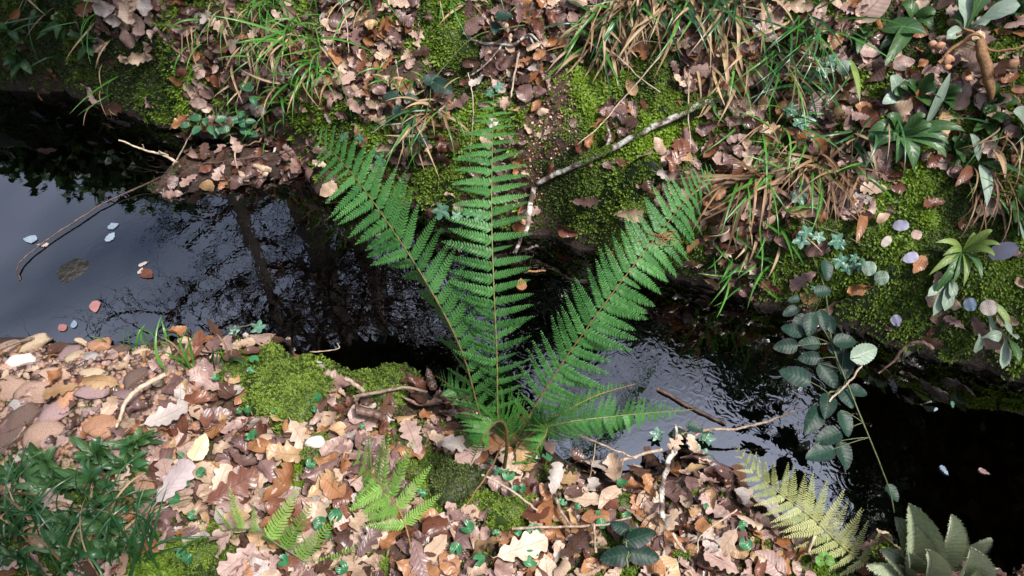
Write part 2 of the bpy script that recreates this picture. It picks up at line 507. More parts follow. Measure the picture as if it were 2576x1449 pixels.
M_TREE = plain_mat('tree_bark', (0.05, 0.04, 0.03), (0.14, 0.11, 0.08), 8, 0.9, 0.6, 0.02)
M_ROCKW = plain_mat('wet_rock', (0.004, 0.004, 0.003), (0.016, 0.014, 0.010), 5, 0.55, 0.8, 0.01)
STONE = {
    'pinkish tan': plain_mat('stone_pink', (0.24, 0.145, 0.10), (0.42, 0.29, 0.22), 24, 0.7, 0.5, 0.004),
    'sandy': plain_mat('stone_sand', (0.33, 0.24, 0.15), (0.52, 0.42, 0.29), 22, 0.7, 0.5, 0.004),
    'orange brown': plain_mat('stone_orange', (0.28, 0.13, 0.07), (0.44, 0.25, 0.15), 18, 0.65, 0.5, 0.004),
    'dark brown': plain_mat('stone_dark', (0.075, 0.045, 0.035), (0.17, 0.11, 0.085), 26, 0.6, 0.6, 0.004),
    'grey': plain_mat('stone_grey', (0.20, 0.18, 0.17), (0.38, 0.35, 0.33), 26, 0.7, 0.5, 0.004),
    'mauve': plain_mat('stone_mauve', (0.19, 0.12, 0.115), (0.32, 0.22, 0.21), 26, 0.65, 0.5, 0.004),
    'pale': plain_mat('stone_pale', (0.48, 0.42, 0.36), (0.68, 0.62, 0.55), 26, 0.7, 0.5, 0.003),
}


def moss_mat(name, dark, light):
    m, t, p, out = nt(name)
    a = nd(t, 'ShaderNodeAttribute', attribute_name='tint')
    tip = nd(t, 'ShaderNodeAttribute', attribute_name='tip')
    f = math_n(t, 'ADD', math_n(t, 'MULTIPLY', tip.outputs['Fac'], 0.45), math_n(t, 'MULTIPLY', a.outputs['Fac'], 0.7), True)
    col = mixc(t, f, dark, light)
    t.links.new(col, p.inputs['Base Color'])
    p.inputs['Roughness'].default_value = 0.55
    tr = nd(t, 'ShaderNodeBsdfTranslucent'); t.links.new(col, tr.inputs[0])
    mx = nd(t, 'ShaderNodeMixShader'); mx.inputs[0].default_value = 0.3
    t.links.new(p.outputs[0], mx.inputs[1]); t.links.new(tr.outputs[0], mx.inputs[2])
    t.links.new(mx.outputs[0], out.inputs[0])
    return m


M_MOSS = moss_mat('moss_bank', (0.008, 0.020, 0.003), (0.20, 0.33, 0.022))
M_MOSSB = moss_mat('moss_bright', (0.035, 0.065, 0.008), (0.26, 0.38, 0.045))
M_MOSSD = moss_mat('moss_dark', (0.018, 0.030, 0.008), (0.11, 0.15, 0.030))

# ground: soil, moss film, leaf-mould and wet stream bed
m, t, p, out = nt('ground')
M_GROUND = m
pos = t.nodes.new('ShaderNodeNewGeometry').outputs['Position']
ma = nd(t, 'ShaderNodeAttribute', attribute_name='moss').outputs['Fac']
wa = nd(t, 'ShaderNodeAttribute', attribute_name='bed').outputs['Fac']
nz = noise_n(t, 55, 6, 0.5, pos, rough=0.65)
soil = ramp(t, nz, [(0.3, (0.018, 0.010, 0.007)), (0.52, (0.060, 0.030, 0.020)), (0.62, (0.115, 0.062, 0.042)), (0.72, (0.30, 0.20, 0.14))])
mossc = ramp(t, noise_n(t, 90, 4, 0.3, pos), [(0.35, (0.006, 0.011, 0.003)), (0.65, (0.020, 0.038, 0.006))])
bedc = ramp(t, noise_n(t, 22, 6, 1.2, pos, rough=0.7), [(0.35, (0.010, 0.007, 0.006)), (0.55, (0.035, 0.022, 0.016)), (0.7, (0.10, 0.055, 0.035))])
c = mixc(t, ma, soil, mossc)
c = mixc(t, wa, c, bedc)
t.links.new(c, p.inputs['Base Color']); p.inputs['Roughness'].default_value = 0.85
b = nd(t, 'ShaderNodeBump', Strength=1.0, Distance=0.012)
t.links.new(nz, b.inputs['Height']); t.links.new(b.outputs[0], p.inputs['Normal'])

# water: Fresnel reflection over a dark peaty transparency
m, t, p, out = nt('stream_water')
M_WATER = m
t.nodes.remove(p)
pos = t.nodes.new('ShaderNodeNewGeometry').outputs['Position']
ra = nd(t, 'ShaderNodeAttribute', attribute_name='ripple').outputs['Fac']
h1 = noise_n(t, 30, 1, 2.2, pos); h2 = noise_n(t, 7, 2, 0.6, pos)
hh = math_n(t, 'ADD', math_n(t, 'MULTIPLY', math_n(t, 'MULTIPLY', h1, ra), 1.0), math_n(t, 'MULTIPLY', h2, 0.12))
b = nd(t, 'ShaderNodeBump', Strength=1.0, Distance=0.0004)
t.links.new(hh, b.inputs['Height'])
fr = nd(t, 'ShaderNodeFresnel', IOR=2.35); t.links.new(b.outputs[0], fr.inputs['Normal'])
gl = nd(t, 'ShaderNodeBsdfGlossy', Roughness=0.0); gl.inputs['Color'].default_value = (1, 1, 1, 1)
t.links.new(b.outputs[0], gl.inputs['Normal'])
tr = nd(t, 'ShaderNodeBsdfTransparent'); tr.inputs[0].default_value = (0.15, 0.12, 0.11, 1)
mx = nd(t, 'ShaderNodeMixShader'); t.links.new(fr.outputs[0], mx.inputs[0])
t.links.new(tr.outputs[0], mx.inputs[1]); t.links.new(gl.outputs[0], mx.inputs[2]); t.links.new(mx.outputs[0], out.inputs[0])

# ------------------------------------------------------------------ ground and water
V = np.stack([GX.ravel(), GY.ravel(), GZ.ravel()], 1)
gf = grid_faces(len(YS) - 1, len(XS) - 1)[:, ::-1]
gu, gv = project(V)
zz = zone(gu, gv, 25)
mo = (np.isin(zz, [ord('M')]) | (np.isin(zz, [ord('W')]) & (V[:, 1] > np.interp(V[:, 0], FE[:, 0], FE[:, 1])))) * 1.0 + np.isin(zz, [ord('G'), ord('H')]) * 0.55
mo = (mo * sstep(0.01, 0.06, V[:, 2] + 0.04 * fbm(V[:, 0], V[:, 1], 8, 2))).reshape(GX.shape)
for _ in range(4):
    mo[1:-1, 1:-1] = (mo[1:-1, 1:-1] * 2 + mo[:-2, 1:-1] + mo[2:, 1:-1] + mo[1:-1, :-2] + mo[1:-1, 2:]) / 6
bed = sstep(0.055, 0.005, V[:, 2])
g = link('ground', mesh_np('ground', V, gf, [M_GROUND], attrs={'moss': mo.ravel(), 'bed': bed}), kind='structure')
g['label'] = 'dark soil of the two stream banks and the bed'
bvh = BVHTree.FromPolygons([tuple(v) for v in V.tolist()], gf.tolist())


def hit(u, v, water=False):
    d = raydir(u, v)
    loc, n, i, dist = bvh.ray_cast(Vector(CAM), Vector(d))
    if loc is None:
        P = PZ(u, v, 0.0); return P, np.array([0, 0, 1.0])
    P = np.array(loc)
    if water and P[2] < 0:
        return PZ(u, v, 0.0), np.array([0, 0, 1.0])
    n = hnorm(P[0], P[1])
    return P, n


wx = np.linspace(-55, 55, 90); wx = np.sort(np.concatenate([wx, np.arange(-2.4, 2.4, 0.03)]))
wy = np.sort(np.concatenate([np.linspace(-30, 40, 60), np.arange(-1.2, 1.6, 0.03)]))
WX, WY = np.meshgrid(wx, wy)
WV = np.stack([WX.ravel(), WY.ravel(), np.zeros(WX.size)], 1)
wu, wv = project(WV)
rip = 0.06 + 0.8 * np.exp(-(((wu - 1260) / 170) ** 2 + ((wv - 860) / 220) ** 2)) + 0.75 * np.exp(-(((wu - 1720) / 330) ** 2 + ((wv - 960) / 160) ** 2)) \
    + 0.6 * np.exp(-(((wu - 2080) / 260) ** 2 + ((wv - 1130) / 170) ** 2)) + 0.18 * np.exp(-(((wu - 640) / 300) ** 2 + ((wv - 620) / 140) ** 2))
wf = grid_faces(len(wy) - 1, len(wx) - 1)[:, ::-1]
link('water', mesh_np('water', WV, wf, [M_WATER], attrs={'ripple': rip}), kind='structure')['label'] = 'dark stream water reflecting bare trees and sky'


# ------------------------------------------------------------------ trees reflected in the water
def refl_xy(u, v, dist):
    d = raydir(u, v); P = PZ(u, v, 0)
    h = np.array([d[0], d[1]]); k = dist / np.linalg.norm(h)
    return P[:2] + h * k, -d[2] * k


def tree(name, label, u, v, dist, r0, height_, seed, lean=0.0, nb=16, evergreen=False):
    rs = np.random.default_rng(seed)
    xy, _ = refl_xy(u, v, dist)
    z0 = float(hz(xy[0], xy[1])) - 0.1
    root = empty(name, (xy[0], xy[1], z0), label, 'tree', 'trees standing beyond the far bank')
    n = 14
    ts = np.linspace(0, 1, n)
    T = np.stack([lean * ts * height_ + np.cumsum(rs.normal(0, 0.05, n)), np.cumsum(rs.normal(0, 0.05, n)), ts * height_], 1)
    T -= T[0]
    tv, tf = tube(T, r0 * (1 - 0.8 * ts) + 0.01, 10)
    link('trunk', mesh_np('trunk', tv, tf), root, M_TREE)
    parts = []

    def branch(p, d, r, L, depth):
        k = 7
        pts = [p]; q = p.copy(); dd = d.copy()
        for i in range(k):
            dd = dd + rs.normal(0, 0.22, 3) + np.array([0, 0, 0.05]); dd /= np.linalg.norm(dd)
            q = q + dd * L / k; pts.append(q.copy())
        parts.append(tube(pts, np.linspace(r, r * 0.4, k + 1), 5 if depth < 2 else 4))
        if depth < 3:
            for i in range(rs.integers(3, 6)):
                j = rs.integers(2, k + 1)
                nd_ = (pts[j] - pts[j - 1]); nd_ /= np.linalg.norm(nd_)
                nd_ = nd_ + rs.normal(0, 0.6, 3); nd_ /= np.linalg.norm(nd_)
                branch(pts[j], nd_, r * 0.5, L * rs.uniform(0.45, 0.75), depth + 1)
    for i in range(int(nb * 1.7)):
        f = rs.uniform(0.3, 0.98)
        p = np.array([np.interp(f, ts, T[:, k]) for k in range(3)])
        a = rs.uniform(0, 2 * math.pi)
        branch(p, np.array([math.cos(a), math.sin(a), rs.uniform(0.1, 0.9)]), (r0 * 0.30 + 0.012) * (1.15 - f), height_ * 0.2 * rs.uniform(0.6, 1.2), 0)
    bv, bf = join(parts)
    link('branches', mesh_np('branches', bv, bf), root, M_TREE)['kind'] = 'stuff'
    return root


tree('bare_tree', 'tall bare tree beyond the bank reflected as the broad dark trunk in the stream', 770, 600, 4.6, 0.22, 9.5, 11, 0.0, 16)
tree('bare_tree', 'slender bare tree beyond the bank reflected left of the broad trunk', 590, 700, 4.0, 0.08, 8.0, 12, 0.02, 14)
tree('bare_tree', 'bare forked tree whose branching limbs are reflected behind the fern', 960, 700, 4.4, 0.12, 9.0, 13, -0.04, 18)
tree('bare_tree', 'thin leaning bare tree reflected between the fern fronds', 1130, 760, 4.8, 0.09, 9.0, 14, 0.05, 12)
tree('bare_tree', 'thin bare tree reflected in the bright rippled patch of water', 1420, 800, 5.2, 0.08, 8.5, 15, 0.0, 10)


# dense evergreen crowns: one tree object each, crown of many leaf-sized faces
def evergreen(label, blobs, trunk_uv, dist, seed, n):
    rs = np.random.default_rng(seed)
    xy, _ = refl_xy(trunk_uv[0], trunk_uv[1], dist)
    z0 = float(hz(xy[0], xy[1])) - 0.1
    root = empty('evergreen_tree', (xy[0], xy[1], z0), label, 'tree', 'trees standing beyond the far bank')
    pts = []; tot = sum(b[3] ** 2 for b in blobs)
    tops = []
    for (u, v, d, r) in blobs:
        p, z = refl_xy(u, v, d)
        c = np.array([p[0] - xy[0], p[1] - xy[1], z - z0]); tops.append(c)
        k = int(n * r * r / tot)
        q = rs.normal(0, 1, (k, 3)); q /= np.linalg.norm(q, axis=1, keepdims=True)
        q *= (rs.random((k, 1)) ** 0.4) * r * (1 + 0.3 * rs.normal(0, 1, (k, 1)) * 0.4)
        pts.append(c + q)
    Pp = np.vstack(pts)
    N = rs.normal(0, 1, (len(Pp), 3)); N /= np.linalg.norm(N, axis=1, keepdims=True)
    lv = np.array([[0, 0, 0], [0.45, 0.32, 0.05], [1, 0, -0.1], [0.45, -0.32, 0.05]])
    M = frames(N, rs.uniform(0, 6.28, len(Pp)), scale=rs.uniform(0.07, 0.14, len(Pp)))
    Vv, Ff, Uu, _ = stamp([(lv, np.array([[0, 1, 2, 3]]), np.zeros((4, 2)))], np.zeros(len(Pp), int), M, Pp)
    link('crown', mesh_np('crown', Vv, Ff, uv=Uu), root, M_HERB)
    pr = [tube(np.array([[0, 0, 0], [0.03, 0.02, 1.2], tops[0] * [0.5, 0.5, 0.8]]), [0.16, 0.13, 0.08], 8)]
    for c in tops:
        s = np.array([0.03, 0.02, 1.2])
        pr.append(tube(catmull([s, (s + c) / 2 + rs.normal(0, 0.15, 3), c], 8), np.linspace(0.08, 0.02, 8), 6))
    link('trunk', mesh_np('trunk', *join(pr)), root, M_TREE)


evergreen('broad dark holly beyond the far bank whose reflection blackens the stream on the right side',
          [(2350, 1000, 2.6, 0.75), (2500, 1150, 2.4, 0.8), (2420, 1300, 2.4, 0.75), (2300, 880, 2.8, 0.7), (2650, 1300, 2.2, 0.8), (2560, 980, 2.8, 0.9), (2000, 830, 3.2, 0.5), (2180, 850, 3.0, 0.55), (2620, 1430, 2.4, 0.7), (2400, 1430, 2.4, 0.6)], (2600, 900), 2.9, 21, 30000)
evergreen('round dark holly beyond the bank reflected between the two bright water patches',
          [(1640, 740, 3.6, 0.42), (1780, 790, 3.4, 0.45), (1900, 860, 3.3, 0.42), (1880, 930, 3.4, 0.28), (1540, 700, 3.6, 0.4), (1400, 680, 3.8, 0.4), (1250, 690, 3.8, 0.35), (1360, 800, 3.8, 0.36), (1300, 900, 3.8, 0.22), (1450, 850, 3.8, 0.26), (1590, 800, 3.6, 0.25), (1720, 830, 3.5, 0.22), (1860, 1000, 3.4, 0.16), (1930, 960, 3.3, 0.2)], (1700, 740), 3.6, 22, 26000)
evergreen('low dark yew at the upstream bend reflected beside the mossy bank',
          [(60, 270, 3.6, 0.5), (260, 330, 3.5, 0.5), (430, 400, 3.6, 0.4), (120, 360, 3.6, 0.25)], (100, 300), 3.8, 23, 9000)

# unseen evergreen crowns, added along the sun's line to shade the banks
def shade_crown(label, target, dist, r, n, seed):
    rs_ = np.random.default_rng(seed)
    c = np.array(target) + np.array(_d) * dist
    xy = c[:2] + np.array([0.9 * np.sign(c[0]), -0.9]); z0 = float(hz(xy[0], xy[1])) - 0.05
    root_ = empty('evergreen_tree', (xy[0], xy[1], z0), label, 'tree', 'unseen crowns added to shade the banks')
    o_ = np.array([xy[0], xy[1], z0]); q = rs_.normal(0, 1, (n, 3)); q /= np.linalg.norm(q, axis=1, keepdims=True)
    q = c - o_ + q * (rs_.random((n, 1)) ** 0.4) * np.array(r)
    N_ = rs_.normal(0, 1, (n, 3)); N_ /= np.linalg.norm(N_, axis=1, keepdims=True)
    lv_ = np.array([[0, 0, 0], [0.45, 0.32, 0.05], [1, 0, -0.1], [0.45, -0.32, 0.05]])
    V1, F1, U1, _i = stamp([(lv_, np.array([[0, 1, 2, 3]]), np.zeros((4, 2)))], np.zeros(n, int), frames(N_, rs_.uniform(0, 6.28, n), scale=rs_.uniform(0.07, 0.13, n)), q)
    link('crown', mesh_np('crown', V1, F1, uv=U1), root_, M_HERB)
    top = c - o_
    pr_ = [tube(catmull([np.zeros(3), top * [0.2, 0.2, 0.5], top * [0.9, 0.9, 1.0]], 12), np.linspace(0.10, 0.03, 12), 8)]
    for _k in range(9):
        e_ = top + rs_.normal(0, 0.5, 3) * r
        pr_.append(tube(catmull([top * [0.4, 0.4, 0.7], (top + e_) / 2, e_], 7), np.linspace(0.03, 0.008, 7), 5))
    link('trunk', mesh_np('trunk', *join(pr_)), root_, M_TREE)


shade_crown('unseen holly crown added to shade the right bank and pool', (1.95, 0.50, 0.3), 2.2, (0.95, 1.1, 0.4), 24000, 51)
shade_crown('unseen holly crown added to shade the mossy left bank', (-1.55, 1.05, 0.3), 2.2, (0.85, 0.55, 0.4), 16000, 52)
shade_crown('unseen holly bough added to shade the top of the right bank', (1.75, 1.15, 0.8), 2.0, (0.7, 0.6, 0.35), 12000, 54)
shade_crown('low unseen holly added to shade the herbs in the near corner', (-1.15, -0.85, 0.1), 2.4, (0.40, 0.32, 0.3), 4000, 53)

# unseen surrounding wood, added to block low sky light and deepen contrast
rs = np.random.default_rng(61)
nW = 60000
az = rs.uniform(0, 2 * math.pi, nW); dr = rs.uniform(8.5, 13, nW)
topz = np.where(np.sin(az) > -0.2, 5.2, 8.0) * (0.75 + 0.35 * np.sin(az * 5 + 1) * np.cos(az * 3))
q = np.stack([dr * np.cos(az), dr * np.sin(az), rs.uniform(0, 1, nW) ** 0.8 * topz + 0.4], 1)
N_ = rs.normal(0, 1, (nW, 3)); N_ /= np.linalg.norm(N_, axis=1, keepdims=True)
lv_ = np.array([[0, 0, 0], [0.45, 0.32, 0.05], [1, 0, -0.1], [0.45, -0.32, 0.05]])
V1, F1, U1, _i = stamp([(lv_, np.array([[0, 1, 2, 3]]), np.zeros((4, 2)))], np.zeros(nW, int), frames(N_, rs.uniform(0, 6.28, nW), scale=rs.uniform(0.3, 0.6, nW)), q)
o = link('woodland', mesh_np('woodland', V1, F1, [M_HERB], uv=U1), kind='stuff'); o['label'] = 'unseen evergreen wood added all round to block low sky light'; o['category'] = 'woodland'

# ------------------------------------------------------------------ labels
LMARK = [("the round bright moss cushion", 750, 975), ("the flat moss cushion", 960, 955), ("the stone-topped moss", 795, 1140),
         ("the dark moss hump", 1010, 1130), ("the lime green fern", 960, 1240), ("the lower lime green fern", 730, 1370),
         ("the olive moss mound", 1140, 1215), ("the base of the big fern", 1290, 1140), ("the mossy waterside stone", 1420, 1150),
         ("the crumpled leaf heap", 1710, 1160), ("the thick lichened stick", 1660, 1250), ("the yellow fern", 1960, 1250),
         ("the woolly grey-green plant", 2300, 1380), ("the pale lilac oak leaf", 445, 1240), ("the cream oval leaf", 515, 1150),
         ("the stony shore", 330, 1000), ("the dark herbs in the corner", 200, 1330), ("the corner moss patch", 480, 1390),
         ("the dark moss hollow", 880, 1330), ("the bottom row of round leaves", 1200, 1400), ("the narrow moss strip", 1570, 1270),
         ("the dark bottom bramble shoot", 1590, 1400), ("the thin dry stalk", 1800, 1370), ("the grey stick on the leaves", 960, 1020),
         ("the shore's green grass", 455, 910), ("the tongue of dead leaves", 640, 400), ("the left bramble sprig", 570, 290),
         ("the lone bramble leaf", 650, 210), ("the long green tuft", 760, 140), ("the bright top leaf pile", 330, 25),
         ("the short grass by the bramble", 700, 290), ("the long leaf drift", 880, 120), ("the top-edge grass tuft", 930, 50),
         ("the middle bramble sprig", 1075, 260), ("the drooping straw tuft", 1090, 350), ("the bright slope moss", 1140, 120),
         ("the forked lichened twig", 1260, 140), ("the bare red soil", 1370, 320), ("the tip of the middle frond", 1240, 270),
         ("the lichened branch's middle", 1560, 380), ("the lichened branch's top", 1810, 280), ("the lichened branch's kink", 1345, 495),
         ("the big top straw tuft", 1600, 80), ("the hanging straw", 1540, 190), ("the wide top tuft", 1780, 80),
         ("the straw tuft over the branch", 1860, 190), ("the tall green tuft", 2010, 110), ("the tip of the right frond", 1770, 450),
         ("the brown straw fan", 1900, 470), ("the small tuft over the water", 1900, 650), ("the ivy strand", 2020, 250),
         ("the dark bramble stem", 2060, 700), ("the green rosette", 2270, 350), ("the brown dried stalk", 2400, 230),
         ("the hanging leaf curl", 2200, 480), ("the upright pale blade", 2130, 200)]
LMU = np.array([[l[1], l[2]] for l in LMARK])


def place_phrase(u, v):
    i = int(np.argmin((LMU[:, 0] - u) ** 2 + (LMU[:, 1] - v) ** 2 * 1.2))
    du, dv = u - LMU[i, 0], v - LMU[i, 1]
    r = math.hypot(du, dv)
    w = 'at' if r < 22 else ('beside' if abs(du) > abs(dv) else ('above' if dv < 0 else 'below'))
    if w != 'at' and r > 90: w = {'beside': 'well beside', 'above': 'well above', 'below': 'well below'}[w]
    return w + ' ' + LMARK[i][0]


PENDING = {}


def add_label(o, stem, u, v, cat, group):
    o['category'] = cat; o['group'] = group
    PENDING.setdefault(stem + ' ' + place_phrase(u, v), []).append((u, v, o))


def settle_labels():
    for lab, it in PENDING.items():
        if len(it) == 1: it[0][2]['label'] = lab; continue
        it.sort(key=lambda a: a[0])
        n = len(it)
        words = {2: ['left one', 'right one'], 3: ['leftmost', 'middle', 'rightmost']}
        ws = words.get(n) or (['leftmost'] + ['%s from left' % s for s in ['second', 'third', 'fourth', 'fifth', 'sixth', 'seventh', 'eighth', 'ninth', 'tenth', 'eleventh', 'twelfth', 'thirteenth', 'fourteenth', 'fifteenth', 'sixteenth', 'seventeenth'][:n - 2]] + ['rightmost'])
        for w, (u, v, o) in zip(ws, it): o['label'] = lab + ', ' + w


# ------------------------------------------------------------------ dead leaf shapes
def leaf_shape(kind, rs, nu=22, nw=4, curl=1.0):
    u = np.linspace(0, 1, nu + 1)[:, None] * np.ones((1, nw + 1))
    w = np.linspace(-1, 1, nw + 1)[None] * np.ones((nu + 1, 1))
    if kind == 'oak':
        e = 0.33 * np.power(u, 0.85) * np.power(np.clip(1 - u, 0, 1), 0.42) / 0.62
        lob = np.clip(0.5 + 0.75 * np.sin(2 * math.pi * (4.6 * u ** 1.05 + rs.uniform(0, 1) + 0.12 * np.sign(w)) ), 0, 1) ** 0.8
        amp = np.interp(u + 0 * w, np.linspace(0, 1, 7), rs.uniform(0.15, 0.52, 7)) + np.where(w > 0, 0.06, -0.04)
        e = e * (1 - (amp * (1 - lob)) * sstep(0.08, 0.3, u)) * (1 + 0.10 * np.interp(u, np.linspace(0, 1, 18), rs.normal(0, 1, 18))) + 0.006
        stem = sstep(0.10, 0.14, u); e = e * stem + 0.008 * (1 - stem)
        x = u + 0.10 * np.abs(w) * e / 0.3 * (1 - u)
    elif kind == 'beech':
        e = 0.33 * np.power(np.sin(math.pi * np.clip(u, 0.0, 1) ** 0.82), 0.85)
        e = e * (1 + 0.07 * np.interp(u, np.linspace(0, 1, 14), rs.normal(0, 1, 14)) + 0.05 * (w > 0) * np.sin(u * 9 + rs.uniform(0, 6)))
        stem = sstep(0.05, 0.09, u); e = e * stem + 0.008 * (1 - stem)
        x = u
    elif kind == 'maple':
        th = u * 2 * math.pi
        e = 0.3 * np.power(np.sin(math.pi * u), 0.6) * (1 + 0.4 * np.sin(2 * math.pi * 3 * u + rs.uniform(0, 1)))
        e = np.clip(e, 0.01, 1) * 1.25
        x = u
    z = 0.030 * curl * (fbm(u * 1.0 + rs.uniform(0, 90), w * 0.35 + rs.uniform(0, 90), 4.5, 3))
    y = w * e
    # pleats and ripples
    z = z + 0.012 * np.sin(2 * math.pi * (8 * u - 1.6 * np.abs(w))) * np.abs(w) * (1.2 if kind == 'beech' else 0.6)
    z = z + 0.05 * curl * np.abs(w) ** 2 * np.sin(2 * math.pi * (rs.uniform(1, 2.6) * u) + rs.uniform(0, 6) + (w > 0) * rs.uniform(0, 4)) * e / 0.3
    # cross curl
    k = rs.choice([-1, 1, 1]) * rs.uniform(0.8, 3.8) * curl; k2 = k * rs.uniform(0.4, 1.3)
    kk = np.where(w > 0, k, k2) + rs.uniform(-1, 2) * curl * (u - 0.5)
    kk = np.where(np.abs(kk) < 0.05, 0.05, kk)
    yy = np.sin(kk * y) / kk; z = z + (1 - np.cos(kk * y)) / kk
    y = yy
    # lengthwise curl
    c = rs.uniform(-1.3, 1.8) * curl; c = 0.05 if abs(c) < 0.05 else c
    X = (x - 0.5); 
    ang = c * X
    xx = np.sin(ang) / c; zz_ = (1 - np.cos(ang)) / c
    xx = xx - np.sin(ang) * z; zf = zz_ + np.cos(ang) * z
    tw = rs.uniform(-0.7, 0.7) * curl * X
    y2 = y * np.cos(tw) - zf * np.sin(tw) * 0.3; z2 = zf + y * np.sin(tw)
    z2 = z2 - z2.mean()
    V = np.stack([xx, y2, z2], -1).reshape(-1, 3)
    U = np.stack([u, w * 0.5 + 0.5], -1).reshape(-1, 2)
    return V, grid_faces(nu, nw), U


rs0 = np.random.default_rng(5)
FORMS = {'flat': 0.6, 'curled': 1.35, 'crumpled': 2.1}
LEAFV = {}
for kind in ('oak', 'beech'):
    for fm, cu in FORMS.items():
        LEAFV[kind, fm] = [leaf_shape(kind, rs0, 26 if kind == 'oak' else 18, 4, cu) for _ in range(7)]
LEAFM = {k: [mesh_np(k[0] + '_leaf_shape', v[0], v[1], uv=v[2]) for v in L] for k, L in LEAFV.items()}

COLW = {'L': [0.21, 0.24, 0.20, 0.11, 0.07, 0.09, 0.04, 0.04], 'far': [0.14, 0.22, 0.24, 0.15, 0.08, 0.12, 0.03, 0.02], 'D': [0.04, 0.07, 0.20, 0.52, 0.03, 0.11, 0.02, 0.01]}


def scatter_px(n, ulo=-500, uhi=3076, vlo=-350, vhi=1700):
    """random points on the ground, drawn evenly as seen, with their zone"""
    u = RNG.uniform(ulo, uhi, n); v = RNG.uniform(vlo, vhi, n)
    z = zone(u, v, 22)
    out = []
    for a, b_, c_ in zip(u, v, z):
        d = raydir(a, b_)
        loc, nn, i, dist = bvh.ray_cast(Vector(CAM), Vector(d))
        if loc is None: continue
        out.append((a, b_, loc[0], loc[1], loc[2], c_))
    return np.array(out)


DENS = {'L': 1.0, 'G': 0.55, 'S': 0.13, 'M': 0.045, 'H': 0.30, 'P': 0.22, 'D': 1.0, 'W': 0.0}
S = scatter_px(17000)
dens = np.array([DENS[chr(int(c))] for c in S[:, 5]])
wetnear = (S[:, 4] < 0.03) & (S[:, 4] > 0.0)
patch = 0.6 + 0.8 * (fbm(S[:, 2], S[:, 3], 5, 3) > -0.12)
S = S[(RNG.random(len(S)) < np.clip(dens * patch, 0, 1)) & (S[:, 4] > -0.005)]
n = len(S)
P = S[:, 2:5]; Nn = hnorm(P[:, 0], P[:, 1])
size = RNG.uniform(0.030, 0.070, n) * np.where(RNG.random(n) < 0.4, 0.5, 1)
tilt = np.abs(RNG.normal(0, 0.5, n)).clip(0, 1.3)
M = frames(Nn, RNG.uniform(0, 6.28, n), tilt, RNG.uniform(0, 6.28, n), size)
kinds = [(k, fm) for k in ('oak', 'beech') for fm in FORMS]
allv = [v for k in kinds for v in LEAFV[k]]
kw = np.array([0.12, 0.32, 0.18, 0.08, 0.2, 0.10]); kw = np.repeat(kw / 7, 7); kw /= kw.sum()
ch = RNG.choice(len(allv), n, p=kw)
T = P + Nn * (RNG.uniform(0.0, 0.016, n) + size * 0.10)[:, None]
colr = np.array([RNG.choice(8, p=COLW['D'] if (chr(int(s[5])) == 'D' or s[4] < 0.03) else COLW['far'] if s[1] < 700 else COLW['L']) for s in S])
Vv, Ff, Uu, Ii = stamp(allv, ch, M, T)
fi = Ii[Ff[:, 0]]
lo = link('leaf_litter', mesh_np('leaf_litter', Vv, Ff, list(DRY.values()), uv=Uu, mi=colr[fi]), kind='stuff')
lo['label'] = 'deep litter of dead oak and beech leaves on both banks'; lo['category'] = 'leaf litter'

# individual leaves lying on top
S = scatter_px(2600, 0, W, 0, H)
dens = np.array([{'L': 1.0, 'G': 0.6, 'S': 0.18, 'M': 0.085, 'H': 0.15, 'P': 0.14, 'D': 0.9, 'W': 0.0}[chr(int(c))] for c in S[:, 5]])
S = S[(RNG.random(len(S)) < dens) & (S[:, 4] > 0.0)]
cnt = {'oak': 0, 'beech': 0}; used = []
for s in S:
    kind = 'oak' if RNG.random() < 0.55 else 'beech'
    if cnt[kind] >= 288: continue
    if any((s[0] - a) ** 2 + (s[1] - b_) ** 2 < 22 ** 2 for a, b_ in used): continue
    used.append((s[0], s[1]))
    cnt[kind] += 1
    fm = random.choices(['flat', 'curled', 'crumpled'], [0.35, 0.45, 0.2])[0]
    zc = chr(int(s[5]))
    cw = COLW['D'] if zc == 'D' or s[4] < 0.03 else COLW['far'] if s[1] < 700 else COLW['L']
    cw = list(cw)
    if kind == 'beech': cw[4] += 0.22; cw[6] += 0.08
    cn = random.choices(DRYN, cw)[0]
    Nn1 = hnorm(s[2], s[3])
    sz = (RNG.uniform(0.050, 0.090) if kind == 'oak' else RNG.uniform(0.038, 0.060))
    sz *= 0.92 if s[1] < 700 else 1.18
    Mx = frames(Nn1[None], np.array([RNG.uniform(0, 6.28)]), np.array([min(abs(RNG.normal(0, 0.42)), 1.1)]), np.array([RNG.uniform(0, 6.28)]), sz)[0]
    Tt = s[2:5] + Nn1 * (0.012 + RNG.uniform(0, 0.014) + sz * 0.08)
    M4 = Matrix([[*Mx[0], Tt[0]], [*Mx[1], Tt[1]], [*Mx[2], Tt[2]], [0, 0, 0, 1]])
    o = link(kind + '_leaf', random.choice(LEAFM[kind, fm]), None, DRY[cn])
    o.matrix_world = M4
    add_label(o, '%s %s %s leaf' % (cn, fm, kind), s[0], s[1], 'leaf', 'fallen %s leaves on the banks' % kind)


def hero_leaf(name, label, u, v, ang, L, kind, mat, curl=0.3, lift=0.02, tilt=0.15, seed=1, water=False, cat='leaf'):
    P_, N_ = hit(u, v, water)
    L = L * 0.86; vv = leaf_shape(kind, np.random.default_rng(seed), 34, 6, curl + 0.3 * (not water))
    Mx = frames(N_[None], np.array([rad(ang)]), np.array([tilt]), np.array([rad(-90)]), L)[0]
    Tt = P_ + N_ * lift
    o = link(name, mesh_np(name, vv[0], vv[1], uv=vv[2]), None, mat, label=label, category=cat)
    o.matrix_world = Matrix([[*Mx[0], Tt[0]], [*Mx[1], Tt[1]], [*Mx[2], Tt[2]], [0, 0, 0, 1]])
    return o


